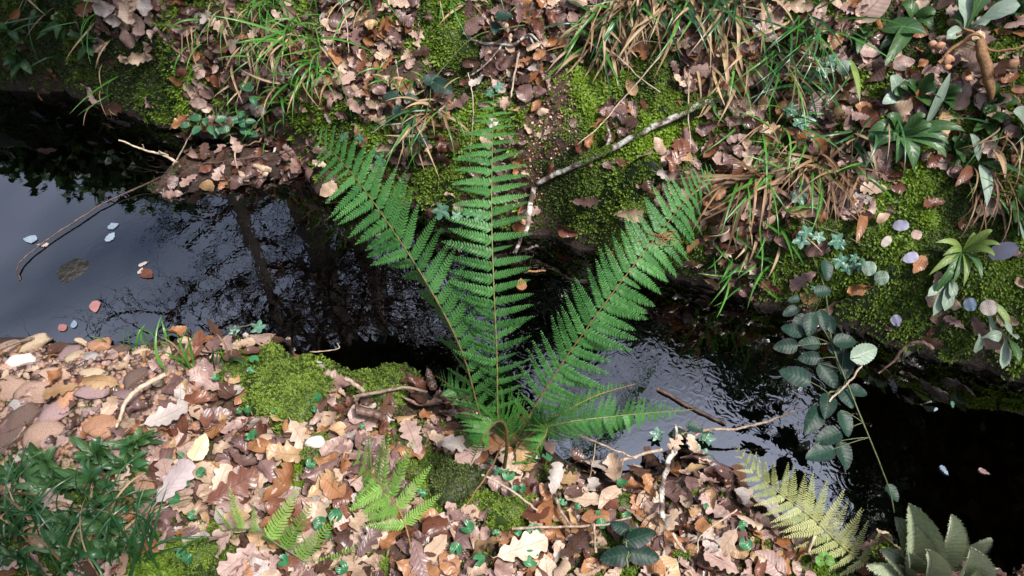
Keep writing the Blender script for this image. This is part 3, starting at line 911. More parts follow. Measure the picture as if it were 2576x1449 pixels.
hero_leaf('oak_leaf', 'pale lilac-grey oak leaf with pointed lobes beside small round green leaves', 442, 1235, 62, 0.125, 'oak', M_LILAC, 0.3, 0.05, 0.1, 3)
hero_leaf('beech_leaf', 'cream oval leaf standing bright on the brown litter', 515, 1152, 75, 0.072, 'beech', M_CREAM, 0.2, 0.05, 0.1, 4)
hero_leaf('beech_leaf', 'round orange-tan leaf floating beside the middle frond', 1312, 717, 95, 0.045, 'beech', DRY['orange brown'], 0.1, 0.003, 0.0, 5, True)
hero_leaf('oak_leaf', 'large orange-speckled flat oak leaf lying left of the lime ferns', 590, 1255, 35, 0.14, 'oak', DRY['reddish brown'], 0.35, 0.05, 0.2, 6)
hero_leaf('oak_leaf', 'large pale blotched oak leaf flat on the litter near the bottom edge', 1300, 1395, 20, 0.13, 'oak', DRY['pale tan'], 0.3, 0.045, 0.1, 8)
hero_leaf('oak_leaf', 'big dark mauve oak leaf upright below the dark moss hollow', 930, 1385, 60, 0.09, 'oak', DRY['mauve brown'], 0.25, 0.045, 0.3, 9)
hero_leaf('oak_leaf', 'grey-white crinkled oak leaf upright between moss and brown leaves', 1390, 1235, 80, 0.085, 'oak', DRY['greyish white'], 0.6, 0.05, 0.4, 10)
hero_leaf('oak_leaf', 'pale grey oak leaf lying along the water below the floating stick', 1500, 1205, -12, 0.10, 'oak', DRY['greyish white'], 0.3, 0.03, 0.2, 11)
hero_leaf('oak_leaf', 'pale blotched oak leaf beside the cluster of grey-white leaves on the shore', 430, 1075, 30, 0.12, 'oak', DRY['greyish white'], 0.3, 0.045, 0.1, 12)
hero_leaf('oak_leaf', 'tiny white crumpled leaf caught on the moss below the long tuft', 835, 292, 80, 0.035, 'oak', DRY['greyish white'], 0.8, 0.02, 0.2, 13)
hero_leaf('oak_leaf', 'grey leaf standing on the wet debris beside the water', 655, 428, -40, 0.05, 'oak', DRY['pale tan'], 0.4, 0.015, 0.1, 14)
hero_leaf('oak_leaf', 'red-brown broad leaf hanging over dark litter right of the branch', 1700, 400, 70, 0.11, 'oak', DRY['reddish brown'], 0.7, 0.03, 0.2, 15)
for k, (u, v, a, L) in enumerate([(1695, 1135, 80, 0.085), (1720, 1150, 110, 0.08), (1700, 1175, 60, 0.075), (1740, 1175, 100, 0.07)]):
    hero_leaf('oak_leaf', ['topmost pale leaf', 'right pale leaf', 'lowest pale leaf', 'outer tan leaf'][k] + ' of the crumpled heap at the water by the lichened stick', u, v, a, L, 'oak', DRY[['greyish white', 'pinkish beige', 'pale tan', 'pale tan'][k]], 1.0, 0.05, 0.4, 30 + k)
for k, (u, v, a, L) in enumerate([(275, 15, 20, 0.08), (330, 30, 100, 0.09), (365, 55, 70, 0.08), (300, 45, 150, 0.07), (350, 5, 30, 0.08), (390, 20, 60, 0.08)]):
    hero_leaf('beech_leaf', ['leftmost', 'middle', 'lowest', 'small lower left', 'topmost', 'rightmost'][k] + ' pale leaf of the bright pile at the top corner', u, v, a, L, 'beech', DRY[['greyish white', 'pale tan', 'pinkish beige', 'greyish white', 'pale tan', 'greyish white'][k]], 0.8, 0.03, 0.2, 40 + k)
# leaves and scraps floating on or sunk in the water
FLOAT = [(285, 570, 'petal', M_PETALW, 0.036, 'pale blue oval leaf floating on the left pool, upper of two'), (278, 598, 'leaf', M_PETALW, 0.040, 'bluish white pointed leaf floating below the pale blue one'),
         (187, 817, 'petal', M_PETALW, 0.028, 'pale blue round leaf floating beside the pink disc'), (158, 825, 'petal', M_PETALP, 0.032, 'pink round petal floating near the stony shore'),
         (78, 603, 'petal', M_PETALW, 0.045, 'dull blue round leaf beside the dark submerged rock'), (362, 665, 'leaf', DRY['greyish white'], 0.03, 'small white torn leaf floating left of midstream'),
         (355, 682, 'leaf', DRY['greyish white'], 0.026, 'white scrap touching the small torn white leaf'), (240, 772, 'petal', M_PETALP, 0.045, 'reddish pink feathery leaf drifting below the dark rock'),
         (370, 690, 'petal', DRY['reddish brown'], 0.05, 'dim red-brown leaf drifting beside the white scraps'), (108, 617, 'leaf', DRY['greyish white'], 0.036, 'white bark strip lying on the long floating twig'),
         (2352, 1032, 'leaf', M_PETALW, 0.016, 'white speck floating alone in the dark right pool'), (2395, 1020, 'leaf', M_IVY, 0.022, 'tiny green leaf floating in the dark right pool'),
         (2375, 1185, 'leaf', M_PETALW, 0.03, 'whitish torn leaf floating low in the right pool'), (2475, 1188, 'leaf', DRY['mauve brown'], 0.03, 'thin brownish leaf floating at far right of the dark pool')]
for k, (u, v, kd, mt, L, lab) in enumerate(FLOAT):
    hero_leaf('floating_' + kd, lab, u, v, 30 + 37 * k, L, 'beech' if kd == 'petal' or k < 3 else 'oak', mt, 0.12, 0.003, 0.0, 60 + k, True, cat='petal' if kd == 'petal' else 'leaf')
rs = np.random.default_rng(77)
for k, (u, v) in enumerate([(540, 545), (520, 520), (700, 660), (700, 700), (603, 800), (430, 780), (1040, 740), (960, 540), (640, 520), (1690, 800), (1890, 850), (1600, 760)]):
    P_ = PZ(u, v, -0.03)
    vv = leaf_shape('oak', rs, 18, 4, 0.3)
    Mx = frames(np.array([[0, 0, 1.0]]), np.array([rs.uniform(0, 6)]), scale=0.07)[0]
    o = link('sunken_leaf', mesh_np('sunken_leaf', vv[0], vv[1], uv=vv[2]), None, DRY['orange brown'])
    zb = max(float(hz(P_[0], P_[1])) + 0.012, -0.05)
    P_ = PZ(u, v, zb)
    o.matrix_world = Matrix([[*Mx[0], P_[0]], [*Mx[1], P_[1]], [*Mx[2], P_[2]], [0, 0, 0, 1]])
    o['label'] = 'dim reddish leaf sunk under water ' + ['near the gravel tongue', 'beside the left pool ripples', 'below the tree reflection top', 'beneath the reflected trunk', 'by the reflected fork near the shore', 'left of the reflected fork', 'left of the left frond', 'under the mossy bank by the left frond', 'below the leaf tongue', 'right of the right frond', 'far right under the bank', 'beside the right frond'][k]
    o['category'] = 'leaf'; o['group'] = 'leaves sunk in the stream'


# ------------------------------------------------------------------ moss
def sprig_variants(k=8, seed=2):
    out = []
    rs = np.random.default_rng(seed)
    for _ in range(k):
        V = []; Fc = []; 
        for i in range(5):
            a = i * 1.26 + rs.uniform(-0.4, 0.4); el = rs.uniform(0.35, 1.3)
            d = np.array([math.cos(a) * math.cos(el), math.sin(a) * math.cos(el), math.sin(el)])
            s = np.array([-math.sin(a), math.cos(a), 0]) * rs.uniform(0.10, 0.17)
            L = rs.uniform(0.7, 1.2)
            b0 = len(V)
            V += [-s * 0.5, s * 0.5, d * L * 0.6 + s, d * L - [0, 0, 0.15 * L], d * L * 0.6 - s]
            Fc += [[b0, b0 + 1, b0 + 2, b0 + 4], [b0 + 4, b0 + 2, b0 + 3, b0 + 3]]
        V = np.array(V); F2 = np.array([[f[0], f[1], f[2]] if f[2] == f[3] else f[:3] for f in Fc])
        tri = []
        for f in Fc:
            tri.append([f[0], f[1], f[2]])
            if f[2] != f[3]: tri.append([f[0], f[2], f[3]])
        U = np.stack([np.clip(V[:, 2], 0, 1), np.zeros(len(V))], 1)
        out.append((V, np.array(tri), U))
    return out


SPR = sprig_variants()


def moss_mesh(name, P, N, size, tint, mat, extra=None):
    n = len(P)
    M = frames(N, RNG.uniform(0, 6.28, n), np.abs(RNG.normal(0, 0.4, n)).clip(0, 1.2), RNG.uniform(0, 6.28, n), size)
    ch = RNG.integers(0, len(SPR), n)
    V, Fc, U, I = stamp(SPR, ch, M, P)
    return mesh_np(name, V, Fc, [mat], attrs={'tint': tint[I], 'tip': U[:, 0]}, smooth=False)


NM = 190000
u = RNG.uniform(-200, 2776, NM); v = RNG.uniform(-120, 1560, NM)
z = zone(u, v, 20)
pr = np.vectorize(lambda c: {'M': 1.0, 'G': 0.35, 'S': 0.06, 'H': 0.5, 'L': 0.06, 'D': 0.02, 'P': 0.03, 'W': 0.9}[chr(c)])(z)
k = RNG.random(NM) < pr
u, v = u[k], v[k]
D = np.stack([u - W / 2, 0 * u, 0 * u], 1) + UPV * (H / 2 - v)[:, None] + FWD * F
D /= np.linalg.norm(D, axis=1, keepdims=True)
tt = np.full(len(u), 0.7)
for _ in range(150):        # march every line of sight to the ground
    Q = CAM + D * tt[:, None]
    gap = Q[:, 2] - hz(Q[:, 0], Q[:, 1])
    tt += np.clip(gap * 0.35, 0, 0.1)
P = CAM + D * tt[:, None]
ok = (P[:, 2] > 0.004) & (P[:, 2] < 3) & (RNG.random(len(P)) < 0.25 + sstep(0.0, 0.07, P[:, 2] + 0.05 * fbm(P[:, 0], P[:, 1], 8, 2)))
P = P[ok]; P[:, 2] = hz(P[:, 0], P[:, 1])
tint = np.clip(0.30 + 1.0 * fbm(P[:, 0], P[:, 1], 9, 3) + RNG.normal(0, 0.13, len(P)), 0, 1)
pu, pv = project(P)
for (a_, b_, r_) in [(1545, 575, 80), (1140, 115, 60), (1600, 470, 70), (1560, 300, 60), (1700, 330, 60), (1230, 300, 60), (2150, 740, 90), (2080, 690, 50), (960, 330, 50)]:
    tint = np.clip(tint + 0.4 * np.exp(-((pu - a_) ** 2 + (pv - b_) ** 2) / r_ ** 2), 0, 1)
sz = RNG.uniform(0.008, 0.016, len(P)) * (0.7 + 0.7 * tint)
mo_ = link('bank_moss', moss_mesh('bank_moss', P, hnorm(P[:, 0], P[:, 1]) * 0.8 + np.array([0, -0.1, 0.3]), sz, tint, M_MOSS), kind='stuff')
mo_['label'] = 'feathery green moss covering the banks'; mo_['category'] = 'moss'


def cushion(u, v, ru, rv, h, label, mat, dens=1.0, t0=0.5, stone=None):
    P0, _ = hit(u, v)
    Pa, _ = hit(u + ru, v); Pb, _ = hit(u, v - rv)
    a = max(abs(Pa[0] - P0[0]), 0.02); b_ = max(abs(Pb[1] - P0[1]), 0.02)
    root = empty('moss_cushion', tuple(P0), label, 'moss', 'moss cushions on the near bank')
    nr, na = 9, 28
    R, A = np.meshgrid(np.linspace(0, 1, nr), np.linspace(0, 2 * math.pi, na + 1), indexing='ij')
    ph = RNG.uniform(0, 6, 3)

    def dome(R, A):
        rr = R * (1 + 0.16 * np.sin(2 * A + ph[0]) + 0.10 * np.sin(3 * A + ph[1]) + 0.06 * np.sin(5 * A + ph[2]))
        x = P0[0] + a * rr * np.cos(A); y = P0[1] + b_ * rr * np.sin(A)
        zt = hz(x, y)
        return np.stack([x, y, zt * 1.0 + h * np.sqrt(np.clip(1 - R ** 2.4, 0, 1)) * (1 + 0.35 * fbm(x, y, 14, 2)) - 0.006], -1)
    V = dome(R, A).reshape(-1, 3) - P0
    link('moss_base', mesh_np('moss_base', V, grid_faces(nr - 1, na), attrs={'tint': np.zeros(len(V)), 'tip': np.zeros(len(V))}), root, mat)
    n = int(dens * 36000 * math.pi * a * b_) + 60
    r = np.sqrt(RNG.random(n)) * 0.99; aa = RNG.uniform(0, 2 * math.pi, n)
    Q = dome(r, aa); e = 0.02
    Qr = dome(np.clip(r + e, 0, 1), aa) - dome(np.clip(r - e, 0, 1), aa); Qa = dome(r, aa + e) - dome(r, aa - e)
    N_ = np.cross(Qr, Qa); N_ /= np.linalg.norm(N_, axis=1, keepdims=True) + 1e-9
    N_ = np.where(N_[:, 2:3] < 0, -N_, N_) + np.array([0, 0, 0.25]); N_ /= np.linalg.norm(N_, axis=1, keepdims=True)
    tint = np.clip(t0 + 0.5 * fbm(Q[:, 0], Q[:, 1], 18, 3) + RNG.normal(0, 0.14, n), 0, 1)
    link('moss_shoots', moss_mesh('moss_shoots', Q - P0, N_, RNG.uniform(0.005, 0.0095, n), tint, mat), root)['kind'] = 'stuff'
    return root, P0, h


cushion(750, 975, 125, 75, 0.07, 'large round bright green moss cushion on the near bank beside the stream', M_MOSSB, 1, 0.55)
cushion(960, 960, 92, 48, 0.05, 'flat bright green moss cushion hanging over the water below the left frond', M_MOSSB, 1, 0.4)
cushion(600, 945, 70, 28, 0.03, 'low bright moss strip joining the round cushion and leaves', M_MOSSB, 1, 0.5)
cushion(695, 885, 55, 28, 0.035, 'small moss hump at the water above the round cushion', M_MOSSB, 1, 0.35)
_, P0, h0 = cushion(800, 1140, 48, 42, 0.035, 'small moss patch with a pale stone on top', M_MOSSB, 1, 0.4)
cushion(1010, 1125, 78, 26, 0.03, 'long dark olive moss hump above the lime green fern', M_MOSSD, 1, 0.6)
cushion(1180, 1115, 45, 28, 0.03, 'dark moss patch under the drooping fern frond', M_MOSSD, 1, 0.6)
cushion(1150, 1215, 92, 50, 0.045, 'broad olive moss mound right of the lime green fern', M_MOSSD, 1, 0.75)
cushion(1030, 1185, 45, 25, 0.03, 'yellowish moss patch right of the lime fern tip', M_MOSSB, 1, 0.3)
cushion(1275, 1275, 78, 38, 0.03, 'bright moss slope crossed by a thin stick', M_MOSSB, 1, 0.45)
cushion(1395, 1310, 45, 34, 0.025, 'small bright moss patch under brown oak leaves', M_MOSSB, 1, 0.45)
cushion(1575, 1265, 52, 32, 0.025, 'narrow green moss strip right of the crumpled brown leaves', M_MOSSB, 1, 0.3)
cushion(1420, 1215, 30, 30, 0.02, 'little moss patch below the mossy stone', M_MOSSD, 1, 0.7)
cushion(880, 1335, 50, 55, 0.025, 'dark moss hollow between the two lime green ferns', M_MOSSD, 1, 0.45)
cushion(500, 1395, 75, 38, 0.035, 'bright moss cushion at the bottom beside dark herbs', M_MOSSB, 1, 0.45)
cushion(555, 1335, 40, 26, 0.02, 'small moss patch under the brown folded leaf', M_MOSSB, 1, 0.35)
cushion(1500, 1400, 45, 28, 0.02, 'moss patch left of the dark bramble shoot', M_MOSSD, 1, 0.7)
cushion(1715, 1395, 40, 26, 0.02, 'bright moss tuft beside a pale split twig', M_MOSSB, 1, 0.4)
cushion(1960, 1375, 70, 26, 0.02, 'moss edge beneath the yellow fern', M_MOSSB, 1, 0.35)
cushion(390, 1190, 38, 24, 0.02, 'olive moss fringe at the end of the stony shore', M_MOSSD, 1, 0.7)


for (u, v, ru, rv, h, lab, mt_) in [(1555, 575, 60, 45, 0.04, 'brightest yellow-green feather moss clump overhanging the water left of the right frond', M_MOSSB), (1480, 520, 55, 40, 0.035, 'dark moss clump below the lichened branch', M_MOSS), (1610, 455, 60, 50, 0.04, 'soft moss clump under the middle of the lichened branch', M_MOSS),
                                    (1145, 115, 55, 45, 0.03, 'bright moss clump high on the slope above the middle frond', M_MOSSB), (1120, 470, 50, 35, 0.03, 'moss clump at the water between the left and middle fronds', M_MOSS), (870, 300, 45, 40, 0.03, 'moss clump beside the small white crumpled leaf', M_MOSS),
                                    (2150, 760, 80, 45, 0.04, 'moss clump behind the dark bramble spray', M_MOSS), (2330, 830, 80, 45, 0.04, 'dark moss clump at the foot of the right bank', M_MOSS), (430, 250, 70, 40, 0.04, 'moss clump over the dark left pool', M_MOSS), (1700, 300, 50, 30, 0.03, 'moss clump above the lichened branch', M_MOSS)]:
    r_, _a, _b = cushion(u, v, ru, rv, h, lab, mt_, 0.8, 0.5 if mt_ is M_MOSSB else 0.4)
    r_['group'] = 'moss clumps on the far bank'

# ------------------------------------------------------------------ stones
def ico(sub=2):
    import bmesh
    bm = bmesh.new(); bmesh.ops.create_icosphere(bm, subdivisions=sub, radius=1)
    V = np.array([v.co for v in bm.verts]); Fc = np.array([[v.index for v in f.verts] for f in bm.faces]); bm.free()
    return V, Fc


ICO3, ICO2, ICO1 = ico(3), ico(2), ico(1)


def stone_shape(rs, base=ICO3, flat=0.45, rough=0.18):
    V, Fc = base
    V = V.copy()
    for _ in range(16):      # chop facets off for a broken, water-worn block
        nrm = rs.normal(0, 1, 3); nrm /= np.linalg.norm(nrm); d0 = rs.uniform(0.5, 0.88)
        d = V @ nrm; V = V - np.clip(d - d0, 0, None)[:, None] * nrm * 0.93
    o = rs.uniform(0, 50)
    V *= (1 + rough * fbm(V[:, 0] + o + V[:, 2] * 0.7, V[:, 1] - o + V[:, 2], 1.6, 3))[:, None]
    V *= [1, rs.uniform(0.55, 0.85), rs.uniform(flat * 0.7, flat * 1.3)]
    return V, Fc


rs = np.random.default_rng(31)
STM = [mesh_np('stone_shape', *stone_shape(rs)) for _ in range(14)]
placed = []
big = [(85, 870, 60, 'sandy', 60), (250, 985, 62, 'mauve', 40), (235, 945, 40, 'sandy', 10), (265, 1075, 55, 'orange brown', 30), (340, 960, 45, 'dark brown', 70), (65, 910, 48, 'pale', 20),
       (165, 895, 48, 'mauve', 30), (195, 900, 34, 'sandy', 80), (255, 870, 45, 'orange brown', 40), (150, 945, 55, 'pinkish tan', 10), (30, 880, 50, 'pinkish tan', 50), (20, 980, 55, 'pinkish tan', 70),
       (100, 990, 60, 'pinkish tan', 30), (150, 1040, 55, 'mauve', 20), (60, 1060, 65, 'dark brown', 45), (120, 1090, 60, 'pinkish tan', 25), (175, 1000, 42, 'orange brown', 60), (325, 1005, 45, 'mauve', 15),
       (305, 1240, 42, 'orange brown', 80), (390, 1235, 60, 'orange brown', 30), (380, 1290, 45, 'pinkish tan', 10), (350, 1340, 42, 'pinkish tan', 20), (290, 1190, 34, 'dark brown', 60), (160, 1190, 32, 'sandy', 0),
       (75, 1180, 45, 'orange brown', 10), (0, 710, 30, 'sandy', 70), (30, 1110, 60, 'dark brown', 50), (420, 1140, 38, 'orange brown', 90), (5, 1220, 30, 'orange brown', 0),
       (115, 1330, 45, 'orange brown', 30), (60, 1015, 40, 'grey', 30), (230, 900, 30, 'grey', 0), (300, 880, 36, 'dark brown', 20), (360, 890, 34, 'sandy', 20), (420, 875, 32, 'dark brown', 10)]


def put_stone(u, v, r, cn, ang, group='stones of the shore'):
    P_, N_ = hit(u, v)
    L = r / 1150.0
    if v < 800:
        P_ = np.array([P_[0], P_[1], max(P_[2], -0.01)])
    Mx = frames(N_[None] * 0.5 + [[0, 0, 0.5]], np.array([rad(ang) + RNG.normal(0, 0.2)]), np.array([RNG.uniform(0, 0.3)]), np.array([RNG.uniform(0, 6.28)]), L)[0]
    Tt = P_ + np.array([0, 0, L * 0.16])
    o = link('stone', random.choice(STM), None, STONE[cn])
    o.matrix_world = Matrix([[*Mx[0], Tt[0]], [*Mx[1], Tt[1]], [*Mx[2], Tt[2]], [0, 0, 0, 1]])
    size = 'large' if r > 48 else 'mid-sized' if r > 30 else 'small'
    # stones get landmarks of their own
    lm = [("by the broad tan stone at the water", 85, 870), ("in the middle of the shore", 250, 985), ("beside the orange flat stone", 265, 1075), ("at the picture's left edge", 20, 990),
          ("above the dark green herbs", 120, 1130), ("next to the pale oak leaf", 390, 1250), ("along the waterline", 230, 880), ("in the shore's cracked dark slab area", 60, 1060), ("where stones give way to leaves", 410, 1000), ("among the dark herbs", 220, 1290)]
    w = min(lm, key=lambda q: (q[1] - u) ** 2 + (q[2] - v) ** 2)[0]
    o['category'] = 'stone'; o['group'] = group
    PENDING.setdefault('%s %s stone %s' % (size, cn, w), []).append((u, v, o))
    placed.append((u, v, r))


for b_ in big: put_stone(*b_)
cn_ = list(STONE)
for _ in range(1400):
    if len(placed) > 215: break
    u = RNG.uniform(-10, 500); v = RNG.uniform(858, 1230)
    if v > 1120 + (u < 120) * 40 and RNG.random() < 0.75: continue
    if u > 380 and RNG.random() < 0.5: continue
    r = RNG.choice([14, 18, 24, 32], p=[0.35, 0.3, 0.22, 0.13])
    if any((u - a) ** 2 + ((v - b_) * 1.25) ** 2 < (0.62 * (r + c_)) ** 2 for a, b_, c_ in placed): continue
    put_stone(u, v, r, RNG.choice(cn_, p=[0.27, 0.16, 0.15, 0.16, 0.06, 0.13, 0.07]), RNG.normal(30, 25))
# fine gravel between the stones
u = RNG.uniform(-400, 520, 3600); v = RNG.uniform(845, 1260, 3600)
PP = np.array([PZ(a, b_, 0.06) for a, b_ in zip(u, v)]); PP[:, 2] = hz(PP[:, 0], PP[:, 1])
PP = PP[PP[:, 2] > -0.02]
gv_ = []
for _ in range(6):
    a, f_ = stone_shape(rs, ICO1, 0.6, 0.2); gv_.append((a, f_, np.zeros((len(a), 2))))
M = frames(np.tile([[0, 0, 1.0]], (len(PP), 1)), RNG.uniform(0, 6.28, len(PP)), RNG.uniform(0, 0.5, len(PP)), RNG.uniform(0, 6.28, len(PP)), RNG.uniform(0.004, 0.014, len(PP)))
ch = RNG.integers(0, 6, len(PP))
Vv, Ff, Uu, Ii = stamp(gv_, ch, M, PP + [0, 0, 0.004])
mi = RNG.integers(0, 4, len(PP))[Ii[Ff[:, 0]]]
o = link('gravel', mesh_np('gravel', Vv, Ff, [STONE[c] for c in ('pinkish tan', 'dark brown', 'orange brown', 'mauve')], mi=mi), kind='stuff'); o['label'] = 'fine brown gravel between the shore stones'; o['category'] = 'gravel'
# pale crumbs of chalky grit on bare soil
Sg = scatter_px(2600, 1200, 1700, 150, 520)
Sg = Sg[(Sg[:, 5] == ord('S')) & (RNG.random(len(Sg)) < 0.8)]
M = frames(hnorm(Sg[:, 2], Sg[:, 3]), RNG.uniform(0, 6.28, len(Sg)), RNG.uniform(0, 0.5, len(Sg)), RNG.uniform(0, 6.28, len(Sg)), RNG.uniform(0.0015, 0.006, len(Sg)))
Vv, Ff, Uu, Ii = stamp(gv_, RNG.integers(0, 6, len(Sg)), M, Sg[:, 2:5])
mi = RNG.choice(3, len(Sg), p=[0.5, 0.3, 0.2])[Ii[Ff[:, 0]]]
o = link('soil_crumbs', mesh_np('soil_crumbs', Vv, Ff, [STONE[c] for c in ('dark brown', 'orange brown', 'sandy')], mi=mi), kind='stuff'); o['label'] = 'soil crumbs and grit on the bare patch of far bank'; o['category'] = 'soil'

# the odd stones elsewhere
for (u, v, r, cn, lab) in [(797, 1128, 26, 'pale', 'pale stone on top of the small moss patch'), (1420, 1150, 48, 'grey', 'mossy grey stone at the water below the arching frond')]:
    P_, N_ = hit(u, v)
    o = link('stone', STM[3 if r < 30 else 7], None, STONE[cn], label=lab, category='stone')
    L = r / 1150
    o.matrix_world = Matrix.Translation(Vector(P_) + Vector((0, 0, 0.034 if r < 30 else 0.02))) @ Matrix.Diagonal((L, L, L * (1.3 if r > 30 else 0.9), 1))
# submerged rocks in the left pool
for (u, v, r, zz_, lab) in [(185, 700, 0.16, -0.040, 'broad dark rock just under the surface of the left pool'), (75, 600, 0.075, -0.020, 'small dark mossy rock under the water at the left edge')]:
    P_ = PZ(u, v, zz_)
    v0_ = ICO3[0] * [1, 0.8, 0.45]; v0_ = v0_ * (1 + 0.22 * fbm(v0_[:, 0] + u, v0_[:, 1], 2.2, 4) + 0.05 * fbm(v0_[:, 0], v0_[:, 1] + v0_[:, 2], 9, 2))[:, None]
    vs_ = (v0_, ICO3[1])
    o = link('submerged_rock', mesh_np('submerged_rock', *vs_), None, M_ROCKW, label=lab, category='rock')
    o.location = P_; o.scale = (r, r * 1.0, r * 0.55)


# ------------------------------------------------------------------ twigs and branches
def path3(pts, n, jit=0.0, seed=0):
    """pts: (u, v, lift above ground/water or ('z', z))"""
    out = []
    for (u, v, l) in pts:
        if isinstance(l, tuple): out.append(PZ(u, v, l[1]))
        else:
            P_, N_ = hit(u, v, True); out.append(P_ + np.array([0, 0, 1.0]) * l)
    C = catmull(out, n)
    if jit:
        r_ = np.random.default_rng(seed); w = r_.normal(0, jit, C.shape); w[1:-1] = (w[1:-1] + w[:-2] + w[2:]) / 2; C = C + w
    return C


def twig(name, label, pts, r0, r1, mat, cat='twig', subs=(), sides=7, jit=0.0008, seed=0, group=None, n=None):
    n = n or max(10, len(pts) * 7)
    C = path3(pts, n, jit, seed)
    o = C[0]
    rr = np.linspace(r0, r1, n) * (1 + 0.12 * np.random.default_rng(seed + 9).normal(0, 1, n).clip(-1.5, 1.5) * 0.6)
    V, Fc = tube(C, rr, sides)
    root = link(name, mesh_np(name, V - o, Fc), None, mat, label=label, category=cat, group=group)
    root.location = o
    for k, (sp, a, b_) in enumerate(subs):
        C2 = path3(sp, max(8, len(sp) * 5), jit, seed + k + 1)
        V2, F2 = tube(C2, np.linspace(a, b_, len(C2)), 6)
        link('side_twig', mesh_np('side_twig', V2 - o, F2), root, mat)
    return root


br = twig('branch', 'long white-lichened branch lying across the mossy far bank', [(1838, 270, 0.055), (1740, 305, 0.045), (1640, 345, 0.035), (1570, 378, 0.03), (1500, 412, 0.03), (1420, 455, 0.04), (1345, 495, 0.05)], 0.0082, 0.0066, M_LICHEN, 'branch',
          [([(1345, 495, 0.05), (1338, 530, 0.06), (1325, 575, ('z', 0.09)), (1310, 600, ('z', 0.05)), (1297, 638, ('z', 0.005))], 0.008, 0.0045),
           ([(1518, 400, 0.03), (1528, 375, 0.04), (1522, 345, 0.05)], 0.005, 0.003)], 10, 0.0014, 1)
# moss sleeve on the branch: a part of it
C = path3([(1838, 270, 0.055), (1740, 305, 0.045), (1640, 345, 0.035), (1570, 378, 0.03), (1500, 412, 0.03), (1420, 455, 0.04), (1345, 495, 0.05)], 400)
selm = np.concatenate([np.arange(20, 95), np.arange(150, 175), np.arange(235, 300)])
ii = RNG.choice(selm, 900); off = RNG.normal(0, 1, (900, 3)); off[:, 2] = np.abs(off[:, 2]); off /= np.linalg.norm(off, axis=1, keepdims=True)
Q = C[ii] + off * 0.008
link('moss_sleeve', moss_mesh('moss_sleeve', Q - C[0], off, np.full(900, 0.006), RNG.uniform(0.3, 0.8, 900), M_MOSS), br)['kind'] = 'stuff'

